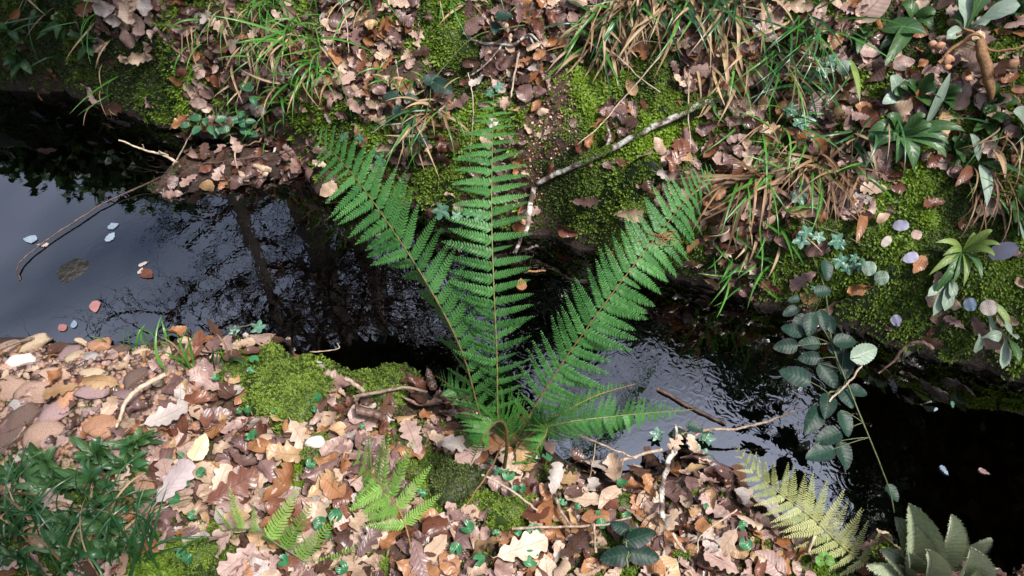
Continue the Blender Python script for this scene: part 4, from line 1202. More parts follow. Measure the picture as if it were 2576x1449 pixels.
TW = [
    ('forked grey lichened twig near the top of the far bank', [(1168, 108, 0.03), (1200, 130, 0.03), (1250, 136, 0.03), (1290, 138, 0.03), (1330, 122, 0.04), (1360, 138, 0.03)], 0.004, 0.003, M_LICHEN, [([(1262, 140, 0.03), (1235, 175, 0.03), (1200, 205, 0.03), (1172, 220, 0.03)], 0.0028, 0.0018), ([(1330, 122, 0.04), (1350, 150, 0.02), (1352, 190, 0.02)], 0.003, 0.0015)]),
    ('pale forked driftwood twig jutting over the dark left pool', [(300, 352, ('z', 0.05)), (365, 378, ('z', 0.04)), (410, 390, ('z', 0.035)), (452, 412, ('z', 0.03))], 0.0022, 0.0042, M_TWIGP, [([(362, 377, ('z', 0.04)), (358, 362, ('z', 0.06))], 0.002, 0.001), ([(400, 380, ('z', 0.05)), (425, 392, ('z', 0.035))], 0.003, 0.002)]),
    ('thin straight twig rising from the leaf tongue', [(440, 430, 0.02), (475, 395, 0.04), (500, 362, 0.05)], 0.0024, 0.0012, M_TWIG, []),
    ('long thin dark twig trailing across the left pool', [(408, 452, 0.012), (350, 480, 0.012), (270, 515, 0.01), (200, 558, 0.01), (130, 605, 0.01), (70, 650, 0.01), (48, 680, 0.01), (52, 705, 0.0)], 0.0028, 0.0022, M_TWIGD, []),
    ('small pale crooked twig on the leaf tongue at the waterline', [(602, 392, 0.03), (600, 425, 0.035), (612, 465, 0.02)], 0.0024, 0.0018, M_TWIGP, []),
    ('fine dark stick among the wet leaves of the tongue', [(520, 432, 0.03), (600, 420, 0.03), (700, 408, 0.03), (780, 385, 0.03)], 0.002, 0.0015, M_TWIGD, []),
    ('thin stem slanting across the upper middle slope', [(1700, 60, 0.05), (1600, 95, 0.05), (1500, 130, 0.05)], 0.0015, 0.0012, M_TWIG, []),
    ('long pale twig running down the slope above the branch', [(1432, 105, 0.05), (1500, 155, 0.05), (1560, 195, 0.05), (1600, 235, 0.05), (1655, 265, 0.04)], 0.002, 0.0014, M_TWIGP, [([(1560, 195, 0.05), (1600, 150, 0.05), (1690, 145, 0.04)], 0.0014, 0.001)]),
    ('pale straight stalk crossing the moss above the branch', [(1690, 140, 0.05), (1630, 210, 0.05), (1560, 290, 0.05), (1510, 350, 0.05), (1450, 400, 0.05)], 0.0018, 0.0012, M_TWIGP, []),
    ('thin upright dry stalk right of the branch end', [(1722, 230, 0.06), (1720, 330, 0.06), (1725, 420, 0.06)], 0.002, 0.0014, M_TWIGP, []),
    ('pale peeled stick hanging by the straw on the slope', [(1305, 165, 0.04), (1290, 235, 0.03), (1285, 260, 0.02)], 0.003, 0.002, M_TWIGP, []),
    ('long stalk arching above the middle bramble', [(1320, 115, 0.06), (1200, 150, 0.07), (1110, 230, 0.06), (1060, 310, 0.04)], 0.0016, 0.0012, M_GSTEM, []),
    ('hanging thin root left of the middle frond', [(1180, 215, 0.04), (1192, 290, 0.04), (1185, 400, 0.04), (1180, 470, 0.04)], 0.0014, 0.001, M_TWIGP, []),
    ('thin curved bare twig beside the long leaf drift', [(1000, 190, 0.05), (1010, 250, 0.05), (1000, 290, 0.05)], 0.0018, 0.0012, M_TWIGP, []),
    ('hair-thin dry stalk standing in the leaf drift', [(870, 60, 0.05), (880, 100, 0.05), (885, 165, 0.04)], 0.0014, 0.001, M_TWIGP, [([(880, 100, 0.05), (850, 130, 0.05), (845, 170, 0.04)], 0.001, 0.0008)]),
    ('dark grey stick lying on leaves beside the flat moss cushion', [(905, 1028, 0.06), (960, 1020, 0.06), (1025, 1008, 0.06), (1080, 1012, 0.05)], 0.004, 0.003, M_TWIG, []),
    ('short broken grey stick on the moss edge', [(882, 990, 0.07), (905, 1000, 0.06), (925, 1012, 0.05)], 0.006, 0.004, M_TWIG, []),
    ('thick curved lichened stick standing beside the leaf heap', [(1685, 1162, 0.07), (1670, 1190, 0.06), (1660, 1230, 0.05), (1655, 1270, 0.05), (1658, 1318, 0.04)], 0.0068, 0.0050, M_LICHEN, []),
    ('pale slim twig lying over the small dark bay', [(1485, 1163, ('z', 0.03)), (1540, 1162, ('z', 0.035)), (1600, 1148, ('z', 0.04)), (1668, 1130, ('z', 0.05))], 0.003, 0.0036, M_TWIGP, []),
    ('reddish forked twig arching over the small dark bay', [(1390, 1080, ('z', 0.08)), (1470, 1100, ('z', 0.08)), (1540, 1130, ('z', 0.06)), (1600, 1153, ('z', 0.04))], 0.0028, 0.0018, M_TWIG, [([(1500, 1105, ('z', 0.07)), (1490, 1170, ('z', 0.06)), (1480, 1215, ('z', 0.07))], 0.0016, 0.001), ([(1570, 1142, ('z', 0.05)), (1560, 1200, ('z', 0.06)), (1545, 1235, ('z', 0.07))], 0.0016, 0.001)]),
    ('long bent twig reaching out over the bright water', [(1730, 1108, ('z', 0.05)), (1775, 1082, ('z', 0.05)), (1850, 1078, ('z', 0.055)), (1930, 1060, ('z', 0.07)), (1998, 1034, ('z', 0.10))], 0.0038, 0.0022, M_TWIG, []),
    ('short mossy snag sticking up at the leaf heap', [(1700, 1105, ('z', 0.06)), (1702, 1085, ('z', 0.07)), (1700, 1070, ('z', 0.08))], 0.0035, 0.003, M_LICHEN, []),
    ('thin dry stalk slanting over the brown leaves at lower right', [(1838, 1308, 0.06), (1790, 1340, 0.06), (1745, 1378, 0.06), (1742, 1412, 0.05)], 0.0016, 0.0013, M_TWIGP, []),
    ('long slanting brown stem leaning from the fern base', [(1262, 1160, 0.08), (1240, 1205, 0.07), (1205, 1255, 0.06), (1172, 1300, 0.05)], 0.0020, 0.0014, M_STEM, []),
    ('pale thin stick crossing the bright moss slope', [(1215, 1222, 0.06), (1270, 1250, 0.06), (1320, 1282, 0.05), (1350, 1305, 0.05)], 0.0024, 0.002, M_TWIGP, []),
    ('grey stick lying level under brown leaves', [(1290, 1352, 0.06), (1400, 1350, 0.06), (1500, 1345, 0.055), (1578, 1322, 0.05)], 0.0028, 0.002, M_TWIG, []),
    ('short dark stick leaning below the grey oak leaf', [(1395, 1282, 0.06), (1415, 1320, 0.05), (1435, 1348, 0.05)], 0.0032, 0.0026, M_TWIG, []),
    ('pale split twig beside the bright moss tuft', [(1680, 1365, 0.06), (1695, 1388, 0.05), (1712, 1410, 0.05)], 0.0036, 0.0026, M_TWIGP, []),
    ('grey straight stick upright among leaves at the bottom', [(1485, 1345, 0.07), (1490, 1380, 0.06), (1493, 1410, 0.05)], 0.0026, 0.0024, M_TWIG, []),
    ('short white twig standing below the yellow fern', [(2032, 1352, 0.08), (2022, 1380, 0.07), (2014, 1410, 0.05)], 0.003, 0.0024, M_TWIGP, []),
    ('white root-like branch curving between stones and leaves', [(440, 975, 0.06), (385, 1005, 0.06), (345, 1040, 0.06), (325, 1080, 0.05), (318, 1100, 0.05)], 0.006, 0.003, M_TWIGP, []),
    ('long weathered driftwood splinter at the stony waterline', [(0, 920, 0.05), (30, 905, 0.05), (70, 885, 0.045), (100, 868, 0.03)], 0.007, 0.003, M_TWIG, []),
    ('thin flexible stem curving across the dark corner moss', [(5, 125, 0.06), (50, 95, 0.06), (80, 60, 0.06), (95, 10, 0.06)], 0.0012, 0.001, M_TWIGP, []),
    ('pale submerged stick pointing at the arching frond', [(1655, 978, ('z', 0.004)), (1720, 1015, ('z', 0.004)), (1780, 1045, ('z', 0.004)), (1825, 1066, ('z', 0.004))], 0.0045, 0.004, M_TWIGD, []),
    ('dry stalk lying across the moss cushion', [(800, 935, 0.09), (860, 905, 0.05), (858, 895, 0.06)], 0.0015, 0.001, M_TWIGP, []),
    ('dark rotten bark piece among pale leaves', [(905, 1065, 0.06), (950, 1072, 0.06), (975, 1080, 0.05)], 0.011, 0.008, M_TWIGD, []),
    ('bare thin stem curving out over the dark water at right', [(2085, 1010, ('z', 0.16)), (2120, 975, ('z', 0.18)), (2150, 945, ('z', 0.2)), (2172, 910, ('z', 0.22))], 0.0024, 0.002, M_TWIGP, []),
    ('dark curled dead leaf stalk reaching over the right pool', [(2210, 938, ('z', 0.10)), (2240, 915, ('z', 0.12)), (2280, 870, ('z', 0.16)), (2320, 862, ('z', 0.18)), (2345, 880, ('z', 0.18))], 0.002, 0.006, M_TWIGD, []),
    ('tan catkin floating beside the middle frond', [(1330, 681, ('z', 0.004)), (1348, 683, ('z', 0.005)), (1372, 680, ('z', 0.004))], 0.003, 0.0025, M_STEM, []),
]
for k, (lab, pts, r0, r1, mt, subs) in enumerate(TW):
    nm = 'twig' if r0 < 0.0045 else 'stick'
    if 'catkin' in lab: nm = 'catkin'
    if 'bark piece' in lab: nm = 'bark_piece'
    twig(nm, lab, pts, r0, r1, mt, nm.replace('_', ' '), subs, seed=100 + k)


# ------------------------------------------------------------------ generic leaf from base to tip
def ribbon(p0, p1, width, lift=0.02, prof='lance', nu=14, nw=4, cup=0.25, petiole=0.1, facing=None, serr=0.0, wave=0.0, seed=0, sag=None):
    rs = np.random.default_rng(seed)
    p0 = np.asarray(p0, float); p1 = np.asarray(p1, float)
    mid = (p0 + p1) / 2 + np.array([0, 0, 1.0]) * lift
    t = np.linspace(0, 1, nu + 1)[:, None]
    C = (1 - t) ** 2 * p0 + 2 * t * (1 - t) * mid + t ** 2 * p1
    T = np.gradient(C, axis=0); T /= np.linalg.norm(T, axis=1, keepdims=True) + 1e-9
    f = np.array(facing if facing is not None else (0, -0.45, 0.9), float)
    Bv = np.cross(f, T); Bv /= np.linalg.norm(Bv, axis=1, keepdims=True) + 1e-9
    Nv = np.cross(T, Bv)
    s = np.clip((t[:, 0] - petiole) / (1 - petiole), 0, 1)
    if prof == 'lance': e = np.sin(math.pi * s ** 0.8) ** 0.85
    elif prof == 'ovate': e = np.sin(math.pi * s ** 0.68) ** 0.62
    elif prof == 'spoon': e = np.clip(0.16 + np.sin(math.pi * np.clip(s, 0, 1) ** 1.9) ** 0.8 * sstep(0, 0.45, s), 0, 1) * (1 - s ** 14)
    elif prof == 'blade': e = np.clip((1 - s) ** 0.55, 0, 1) * sstep(-0.05, 0.25, s + 0.1)
    elif prof == 'round': e = np.sqrt(np.clip(1 - (2 * s - 1) ** 2, 0, 1))
    e = e * (s > 0) + 0.05 * (t[:, 0] <= petiole + 0.01)
    if serr: e = e * (1 + serr * np.where(np.arange(nu + 1) % 2 == 0, 1, -1))
    w = np.linspace(-1, 1, nw + 1)[None]
    off = w * (e * width / 2)[:, None]
    z = cup * np.abs(w) ** 1.6 * (e * width / 2)[:, None] + wave * width * np.sin(t * 14 + rs.uniform(0, 6)) * np.abs(w)
    V = C[:, None] + Bv[:, None] * off[..., None] + Nv[:, None] * z[..., None]
    U = np.stack([t * np.ones((1, nw + 1)), w * 0.5 + 0.5 + 0 * t], -1)
    return V.reshape(-1, 3), grid_faces(nu, nw), U.reshape(-1, 2)


def lp(u, v, l=0.03):
    if isinstance(l, tuple): return PZ(u, v, l[1])
    P_, N_ = hit(u, v, True)
    return P_ + N_ * l


def bramble(label, stems, leaves, mat, fold='leaf', size=1.0, group=None, name='bramble', mat2=None, cat='bramble'):
    S_ = [path3(s, 24, 0.001, i) for i, s in enumerate(stems)]
    root = empty(name, tuple(S_[0][0]), label, cat, group)
    o = S_[0][0]
    allp = np.vstack(S_)
    parts = [tube(s, np.linspace(0.0022, 0.0012, len(s)), 6) for s in S_]
    for k, lf in enumerate(leaves):
        u, v, L, l = lf[:4]
        c = lp(u, v, l)
        j = int(np.argmin(np.linalg.norm(allp - c, axis=1)))
        q = allp[j]
        if len(lf) > 4:
            a = rad(lf[4]); d = np.array([math.cos(a), math.sin(a) * 0.85, 0.25 * math.sin(a)])
        else:
            d = c - q; d[2] *= 0.3
            if np.linalg.norm(d) < 0.01: d = RNG.normal(0, 1, 3) * [1, 1, 0.1]
        d = d / np.linalg.norm(d); L = L / 1000.0 * size
        b0 = c - d * L * 0.5; t0 = c + d * L * 0.5 - np.array([0, 0, 0.1 * L])
        fc = np.array([RNG.normal(0, 0.2), -0.35 + RNG.normal(0, 0.2), 1.0])
        V_, F_, U_ = ribbon(b0, t0, L * 0.64, 0.1 * L, 'ovate', 20, 6, 0.22, 0.03, fc, 0.05, 0.02, k)
        link('leaf', mesh_np('leaf', V_ - o, F_, uv=U_), root, mat2 if (mat2 and k % 3 == 1) else mat)
        if np.linalg.norm(q - b0) > 0.004:
            parts.append(tube(catmull([q, (q + b0) / 2 + [0, 0, 0.004], b0, b0 + d * L * 0.1], 6), np.full(6, 0.0009), 5))
    V_, F_ = join(parts)
    link('stem', mesh_np('stem', V_ - o, F_), root, M_GSTEM)
    return root


zz_ = lambda h_: ('z', h_)
bramble('dark green and purple bramble spray trailing from the right bank down over the water',
        [[(2010, 600, 0.05), (2025, 680, 0.06), (2050, 760, 0.07), (2090, 850, zz_(0.2)), (2125, 950, zz_(0.18)), (2175, 1080, zz_(0.14)), (2215, 1170, zz_(0.09)), (2235, 1225, zz_(0.05)), (2252, 1290, zz_(0.01))],
         [(2128, 860, zz_(0.2)), (2160, 885, zz_(0.22)), (2180, 895, zz_(0.22))], [(2085, 990, zz_(0.16)), (2120, 975, zz_(0.16)), (2128, 950, zz_(0.18))]],
        [(2067, 644, 50, 0.06, -90), (2060, 696, 44, 0.06, 10), (1991, 722, 30, 0.05), (1979, 744, 40, 0.06), (2000, 774, 56, 0.06), (2034, 763, 38, 0.06), (2038, 815, 52, zz_(0.22), -100), (2069, 805, 46, zz_(0.22), -80),
         (2088, 815, 40, zz_(0.2), -75), (1994, 831, 48, zz_(0.2)), (1977, 871, 52, zz_(0.2)), (2036, 864, 46, zz_(0.2)), (2036, 901, 46, zz_(0.19)), (2001, 946, 66, zz_(0.18)), (2083, 944, 60, zz_(0.17), -60),
         (2126, 859, 52, zz_(0.22), 5), (2099, 878, 38, zz_(0.2)), (2126, 916, 60, zz_(0.19), -90), (2045, 1057, 68, zz_(0.15)), (2085, 1098, 60, zz_(0.14)), (2064, 1140, 64, zz_(0.13)), (2123, 1144, 56, zz_(0.12), -80),
         (2130, 998, 52, zz_(0.16)), (2126, 1064, 54, zz_(0.15), -80), (2081, 1020, 58, zz_(0.16)), (2158, 984, 44, zz_(0.16)), (2245, 1240, 40, zz_(0.03), -60)], M_BRAM, group=None)
bramble('big pale blue-green bramble leaf held over the water right of the dark spray', [[(2172, 912, zz_(0.22)), (2180, 905, zz_(0.22)), (2188, 898, zz_(0.22))]], [(2175, 888, 66, zz_(0.23), 25)], M_SAGE, name='bramble_shoot')
bramble('low green bramble sprig with many leaflets over the left pool edge', [[(640, 310, 0.04), (590, 292, 0.05), (540, 300, 0.04), (500, 315, 0.03)], [(600, 290, 0.05), (615, 262, 0.05)]],
        [(505, 280, 38, 0.04, 170), (512, 305, 34, 0.05, -130), (530, 285, 30, 0.05), (545, 305, 32, 0.05), (562, 312, 34, 0.05, -100), (572, 278, 32, 0.05, 160), (570, 300, 30, 0.06), (590, 275, 36, 0.06, 20), (592, 300, 36, 0.06, 200),
         (618, 280, 36, 0.05, 15), (638, 290, 34, 0.05, 0), (640, 308, 36, 0.05, -20), (655, 285, 28, 0.05, 10), (465, 315, 30, zz_(0.08), 190), (655, 322, 34, 0.04, -10), (628, 268, 26, 0.05)], M_BRAMG)
bramble('two dark bramble leaves beside the long green tuft on the left slope', [[(665, 190, 0.04), (655, 215, 0.04), (662, 240, 0.03)]], [(640, 200, 46, 0.05, 150), (665, 235, 32, 0.05, -70)], M_BRAMG)
bramble('dark glossy bramble sprig in the middle of the far bank', [[(1100, 245, 0.05), (1075, 262, 0.05), (1045, 285, 0.05), (1030, 320, 0.04), (1060, 345, 0.04)], [(1085, 300, 0.05), (1075, 330, 0.05)]],
        [(1005, 258, 42, 0.06, 180), (1015, 278, 36, 0.05, -110), (1042, 262, 34, 0.06, 0), (1078, 262, 46, 0.07, 200), (1105, 248, 50, 0.07, 10), (1122, 270, 60, 0.07, -30), (1058, 303, 34, 0.06, 190), (1038, 332, 40, 0.05, -60),
         (1078, 335, 44, 0.05, -50), (1092, 250, 38, 0.06, 100)], M_BRAM)
bramble('pair of small dark leaves at the top centre of the slope', [[(1300, 60, 0.05), (1285, 72, 0.05), (1275, 90, 0.04)]], [(1288, 50, 46, 0.06, 10), (1272, 75, 36, 0.05, -90)], M_BRAM)
bramble('green bramble leaves at the very top by the long tuft', [[(870, 0, 0.05), (850, 10, 0.05), (830, 15, 0.05)]], [(885, 8, 44, 0.05, -10), (835, 5, 36, 0.05, 160)], M_BRAMG)
bramble('dark blurry bramble shoot at the bottom edge of the litter', [[(1570, 1449, 0.05), (1570, 1410, 0.06), (1562, 1380, 0.06), (1565, 1350, 0.05)]], [(1600, 1375, 60, 0.07, 20), (1545, 1365, 40, 0.06, 150), (1530, 1425, 60, 0.05, 190), (1612, 1425, 62, 0.05, -10), (1570, 1395, 36, 0.06)], M_BRAM)
bramble('dark purple-green leaf lying by the leaf heap at the water', [[(1700, 1120, 0.05), (1715, 1112, 0.05), (1725, 1108, 0.05)]], [(1735, 1105, 40, 0.06, -20), (1690, 1115, 34, 0.05, 190)], M_BRAM)

# ivy: lobed leaves


def ivy_leaf(c, ang, L, N_, seed=0):
    th = np.linspace(0, 2 * math.pi, 21)[:-1]
    r = 0.55 + 0.45 * np.abs(np.cos(2.5 * th)) ** 1.6
    r = r * (1 - 0.28 * (np.abs(th - math.pi) < 0.45))
    pts = np.stack([r * np.cos(th), r * np.sin(th) * 0.95, 0.10 * np.cos(5 * th)], 1) * L / 2
    V_ = np.vstack([[0, 0, 0], pts * 0.5 + [0, 0, 0.0], pts])
    n_ = 20
    F_ = []
    for i in range(n_):
        j = (i + 1) % n_
        F_.append([1 + i, 1 + n_ + i, 1 + n_ + j, 1 + j])
    for i in range(0, n_, 2):
        F_.append([0, 1 + i, 1 + (i + 1) % n_, 1 + (i + 2) % n_])
    U_ = np.vstack([[0.5, 0.5], np.stack([0.5 + 0.25 * np.cos(th), 0.5 + 0.25 * np.sin(th)], 1), np.stack([0.5 + 0.5 * np.cos(th), 0.5 + 0.5 * np.sin(th)], 1)])
    Mx = frames(np.asarray(N_)[None], np.array([rad(ang)]))[0]
    return V_ @ Mx.T + c, np.array(F_), U_


def ivy(label, stem, leaves, mat=M_IVY, name='ivy'):
    C_ = path3(stem, 20, 0.001)
    o = C_[0]
    root = empty(name, tuple(o), label, 'ivy')
    link('stem', mesh_np('stem', *(lambda r_: (r_[0] - o, r_[1]))(tube(C_, np.full(20, 0.0012), 5))), root, M_GSTEM)
    for k, (u, v, L, a) in enumerate(leaves):
        P_, N_ = hit(u, v, True); N_ = N_ + np.array([0, -0.2, 0.5]) + RNG.normal(0, 0.15, 3); N_ /= np.linalg.norm(N_)
        z0 = 0.04 if P_[2] > 0 else 0.02
        V_, F_, U_ = ivy_leaf(P_ + N_ * z0, a, L / 1000, N_, k)
        link('leaf', mesh_np('leaf', V_ - o, F_, uv=U_), root, mat)


ivy('pale ivy leaves hanging over the water between the left and middle fronds', [(1185, 480, 0.04), (1160, 510, 0.03), (1120, 525, 0.02)], [(1115, 517, 56, -60), (1100, 540, 20, 0), (1150, 550, 36, -80), (1180, 545, 34, -100), (1205, 550, 40, -60)])
ivy('ivy strand with pale leaves among moss above the right water edge', [(1990, 560, 0.04), (2030, 590, 0.04), (2080, 610, 0.04), (2160, 645, 0.04)], [(2022, 580, 40, 100), (2010, 598, 44, 200), (2090, 598, 44, -20), (2112, 612, 30, 10), (2100, 650, 44, -60), (2125, 662, 40, -90), (2162, 650, 40, -70), (2140, 640, 26, 0), (2040, 600, 34, 60), (2035, 715, 26, -90)])
ivy('teal ivy leaves on the leaf litter under the upper right tuft', [(2080, 140, 0.05), (2070, 160, 0.05), (2060, 190, 0.04)], [(2070, 150, 40, 0), (2060, 175, 44, -90)])
ivy('teal ivy leaves beside the fallen leaf pile on the right slope', [(1990, 290, 0.05), (2000, 305, 0.05), (1995, 340, 0.04)], [(1990, 300, 44, 160), (2010, 310, 44, -20), (1998, 328, 44, -80)])
ivy('small teal ivy leaf pair over the brown straw fan', [(2000, 480, 0.05), (1995, 500, 0.05)], [(1995, 505, 46, -70), (2005, 480, 30, 40)])
ivy('small ivy leaves at the tip of the middle frond', [(1280, 215, 0.04), (1260, 235, 0.04)], [(1265, 240, 34, 170), (1245, 252, 26, -90)])
ivy('green ivy leaves growing by the leaf heap at the water', [(1760, 1130, 0.03), (1775, 1100, 0.04)], [(1772, 1108, 44, 60), (1650, 1095, 36, 20), (1750, 1142, 40, 150), (1765, 1150, 36, -10)])
ivy('bluish ivy leaf over the dark roots left of the branch', [(1030, 395, 0.05), (1000, 400, 0.04)], [(975, 400, 40, 60), (890, 345, 30, 10), (930, 345, 34, 40)])
ivy('small green ivy leaf lying at the waterline above the near shore', [(580, 842, 0.03), (650, 835, 0.03)], [(590, 842, 30, 10), (655, 834, 44, 10)])

# ------------------------------------------------------------------ small round-leaved seedlings
RL = [(803, 1022, 44), (783, 1038, 22), (799, 1050, 22), (770, 1035, 20), (651, 1113, 34), (636, 1118, 26), (792, 1184, 34), (947, 1241, 34), (853, 1314, 44), (815, 1333, 44), (725, 1425, 38), (834, 1361, 24), (869, 1443, 40),
      (1065, 1258, 30), (1195, 1116, 38), (1280, 1213, 42), (1296, 1250, 32), (1312, 1246, 30), (1178, 1342, 44), (1207, 1423, 40), (1249, 1357, 24), (1303, 1354, 26), (1150, 1397, 40), (700, 1052, 22), (919, 1092, 20), (636, 1050, 28), (613, 1054, 22),
      (1374, 1168, 38), (1524, 1192, 36), (1560, 1234, 38), (1402, 1276, 26), (1416, 1280, 22), (1449, 1290, 24), (1508, 1333, 36), (1341, 1352, 46), (1334, 1420, 54), (1572, 1314, 30), (1583, 1352, 26), (1602, 1356, 30), (1767, 1290, 18), (1864, 1384, 42),
      (1857, 1338, 34), (1500, 1307, 18), (556, 970, 26), (642, 953, 28), (472, 1165, 24), (443, 1179, 26), (521, 1206, 34), (483, 1234, 24), (490, 1222, 20), (478, 1216, 18), (455, 1272, 38), (500, 1312, 30), (472, 1408, 30), (488, 1422, 34), (650, 925, 34), (1255, 1205, 30), (1238, 1180, 20), (1980, 1335, 26), (2005, 1340, 30)]


def round_leaf(L, seed):
    rs = np.random.default_rng(seed)
    th = np.linspace(rad(25), rad(335), 15); r = 1 - 0.06 * np.abs(np.sin(3 * th))
    P_ = np.stack([r * np.cos(th), r * np.sin(th), 0.16 * np.cos(3 * th + rs.uniform(0, 6)) + 0.15], 1) * L / 2
    V_ = np.vstack([[0, 0, 0], P_ * 0.55 * [1, 1, 0.4], P_])
    n_ = 15
    F_ = [[1 + i, 1 + n_ + i, 2 + n_ + i, 2 + i] for i in range(n_ - 1)] + [[0, 1 + i, 2 + i, 3 + i] for i in range(0, n_ - 2, 2)]
    U_ = np.vstack([[0.5, 0.5], np.stack([0.5 + 0.27 * np.cos(th), 0.5 + 0.27 * np.sin(th)], 1), np.stack([0.5 + 0.5 * np.cos(th), 0.5 + 0.5 * np.sin(th)], 1)])
    return V_, np.array(F_), U_


RLM = [round_leaf(1, k) for k in range(4)]
RLMM = [mesh_np('round_leaf', *a[:2], uv=a[2]) for a in RLM]
for k, (u, v, L) in enumerate(RL):
    P_, N_ = hit(u, v)
    L = L / 1600
    N_ = N_ + np.array([RNG.normal(0, 0.15), -0.25, 0.3]); N_ /= np.linalg.norm(N_)
    top = P_ + np.array([0, 0, 0.038])
    root = empty('seedling', tuple(P_), '', 'seedling', 'small round-leaved plants in the litter')
    add_label(root, '%s round-leaved green seedling' % ('tiny' if L < 0.018 else 'small' if L < 0.027 else 'broad'), u, v, 'seedling', 'small round-leaved plants in the litter')
    c_ = tube(catmull([np.zeros(3), np.array([0.004, 0, 0.025]), top - P_], 6), np.full(6, 0.0008), 4)
    link('stalk', mesh_np('stalk', *c_), root, M_GSTEM)
    Mx = frames(N_[None], np.array([RNG.uniform(0, 6.28)]), scale=L)[0]; q = top - P_
    o = link('leaf', RLMM[k % 4], root, M_ROUND)
    o.matrix_local = Matrix([[*Mx[0], q[0]], [*Mx[1], q[1]], [*Mx[2], q[2]], [0, 0, 0, 1]])
# the bright clover
P_, _ = hit(2058, 1425); root = empty('clover', tuple(P_), 'bright yellow-green clover with three leaflets near the bottom', 'clover')
for (du, dv, a) in [(-4, -9, 100), (-14, 3, 200), (10, 3, -20)]:
    q = hit(2058 + du, 1425 + dv)[0] + [0, 0, 0.045] - P_
    Mx = frames(np.array([[0, -0.25, 1.0]]), np.array([rad(a + 180)]), scale=0.020)[0]
    o = link('leaflet', RLMM[0], root, M_CLOVER); o.matrix_local = Matrix([[*Mx[0], q[0]], [*Mx[1], q[1]], [*Mx[2], q[2]], [0, 0, 0, 1]])
link('stalk', mesh_np('stalk', *tube(np.array([[0, 0, 0], [0.002, 0, 0.02], [0, 0, 0.045]]), [0.001] * 3, 4)), root, M_GSTEM)


# ------------------------------------------------------------------ ferns
def pinna_mesh(kind, droop, seed, N=17):
    """one pinna along +x, unit length, z up; pinnules as real leaf faces"""
    rs = np.random.default_rng(seed)
    V = []; Fc = []; U = []
    sl = np.linspace(0, 1, 9)

    def bend(x, y, z):
        a = droop * x * x
        return np.array([x - 0.18 * droop * droop * x ** 3, y, z - a * 0.55])
    # midrib
    for s in sl:
        for sy in (-1, 1):
            V.append(bend(s, sy * 0.008 * (1.2 - s), 0.004)); U.append((s, 0.5))
    for i in range(8): Fc.append([2 * i, 2 * i + 2, 2 * i + 3, 2 * i + 1])
    for i in range(N):
        s = 0.015 + 0.975 * (i / (N - 1)) ** 0.97
        for sy in (-1, 1):
            if kind == 'tall':
                L = 0.116 * (1 - s ** 2.2) ** 0.8 * (1.25 if (i == 0 and sy > 0) else 1) + 0.012; wd_ = 0.054; ang = rad(62)
            elif kind == 'broad':
                L = 0.17 * (1 - s ** 1.5) ** 0.8 + 0.012; wd_ = 0.052; ang = rad(60)
            else:
                L = 0.15 * (1 - s ** 1.6) + 0.015; wd_ = 0.056; ang = rad(66)
            L *= rs.uniform(0.9, 1.1); wd_ = wd_ * 0.5 * (0.45 + 0.55 * (1 - s))
            d = np.array([math.cos(ang), sy * math.sin(ang)]); nn = np.array([-d[1], d[0]]) * sy
            x0, y0 = s + (0.01 if sy > 0 else 0), 0
            zt = rs.uniform(-0.02, 0.03) ; b0 = len(V)
            prof = [(0.0, 0.7), (0.28, 1.08), (0.6, 0.95), (0.85, 0.55)]
            if kind == 'broad': prof = [(0.0, 0.6), (0.25, 1.2), (0.5, 0.75), (0.75, 0.85)]
            for (a, ww) in prof:
                cx_, cy_ = x0 + d[0] * L * a + 0.015 * a * a, y0 + d[1] * L * a
                zc = zt * a + 0.012 * math.sin(a * 3)
                V.append(bend(cx_ + nn[0] * wd_ * ww, cy_ + nn[1] * wd_ * ww, zc - 0.006)); U.append((s, 0.5 + sy * 0.25))
                V.append(bend(cx_ - nn[0] * wd_ * ww, cy_ - nn[1] * wd_ * ww, zc + 0.004)); U.append((s, 0.5 + sy * 0.35))
            V.append(bend(x0 + d[0] * L + 0.02, y0 + d[1] * L, zt)); U.append((s, 1.0 if sy > 0 else 0))
            for j in range(3):
                q = b0 + 2 * j
                Fc.append([q, q + 2, q + 3, q + 1])
            q = b0 + 6
            Fc.append([q, q + 2, q + 1, q + 1])
    V = np.array(V); Fq = [f for f in Fc if f[2] != f[3]]; tri = [f[:3] for f in Fc if f[2] == f[3]]
    tris = []
    for f in Fq: tris += [[f[0], f[1], f[2]], [f[0], f[2], f[3]]]
    tris += tri
    return mesh_np('pinna_shape', V, np.array(tris), uv=np.array(U))


PIN = {(k, d): [pinna_mesh(k, dd, 10 * i + j) for j in range(3)] for k in ('tall', 'broad', 'lacy') for i, (d, dd) in enumerate([('flat', 0.12), ('mid', 0.5), ('droop', 1.1)])}


def smooth01(a, t):
    a = np.asarray(a, float)
    return float(np.interp(t, np.linspace(0, 1, len(a)), a))


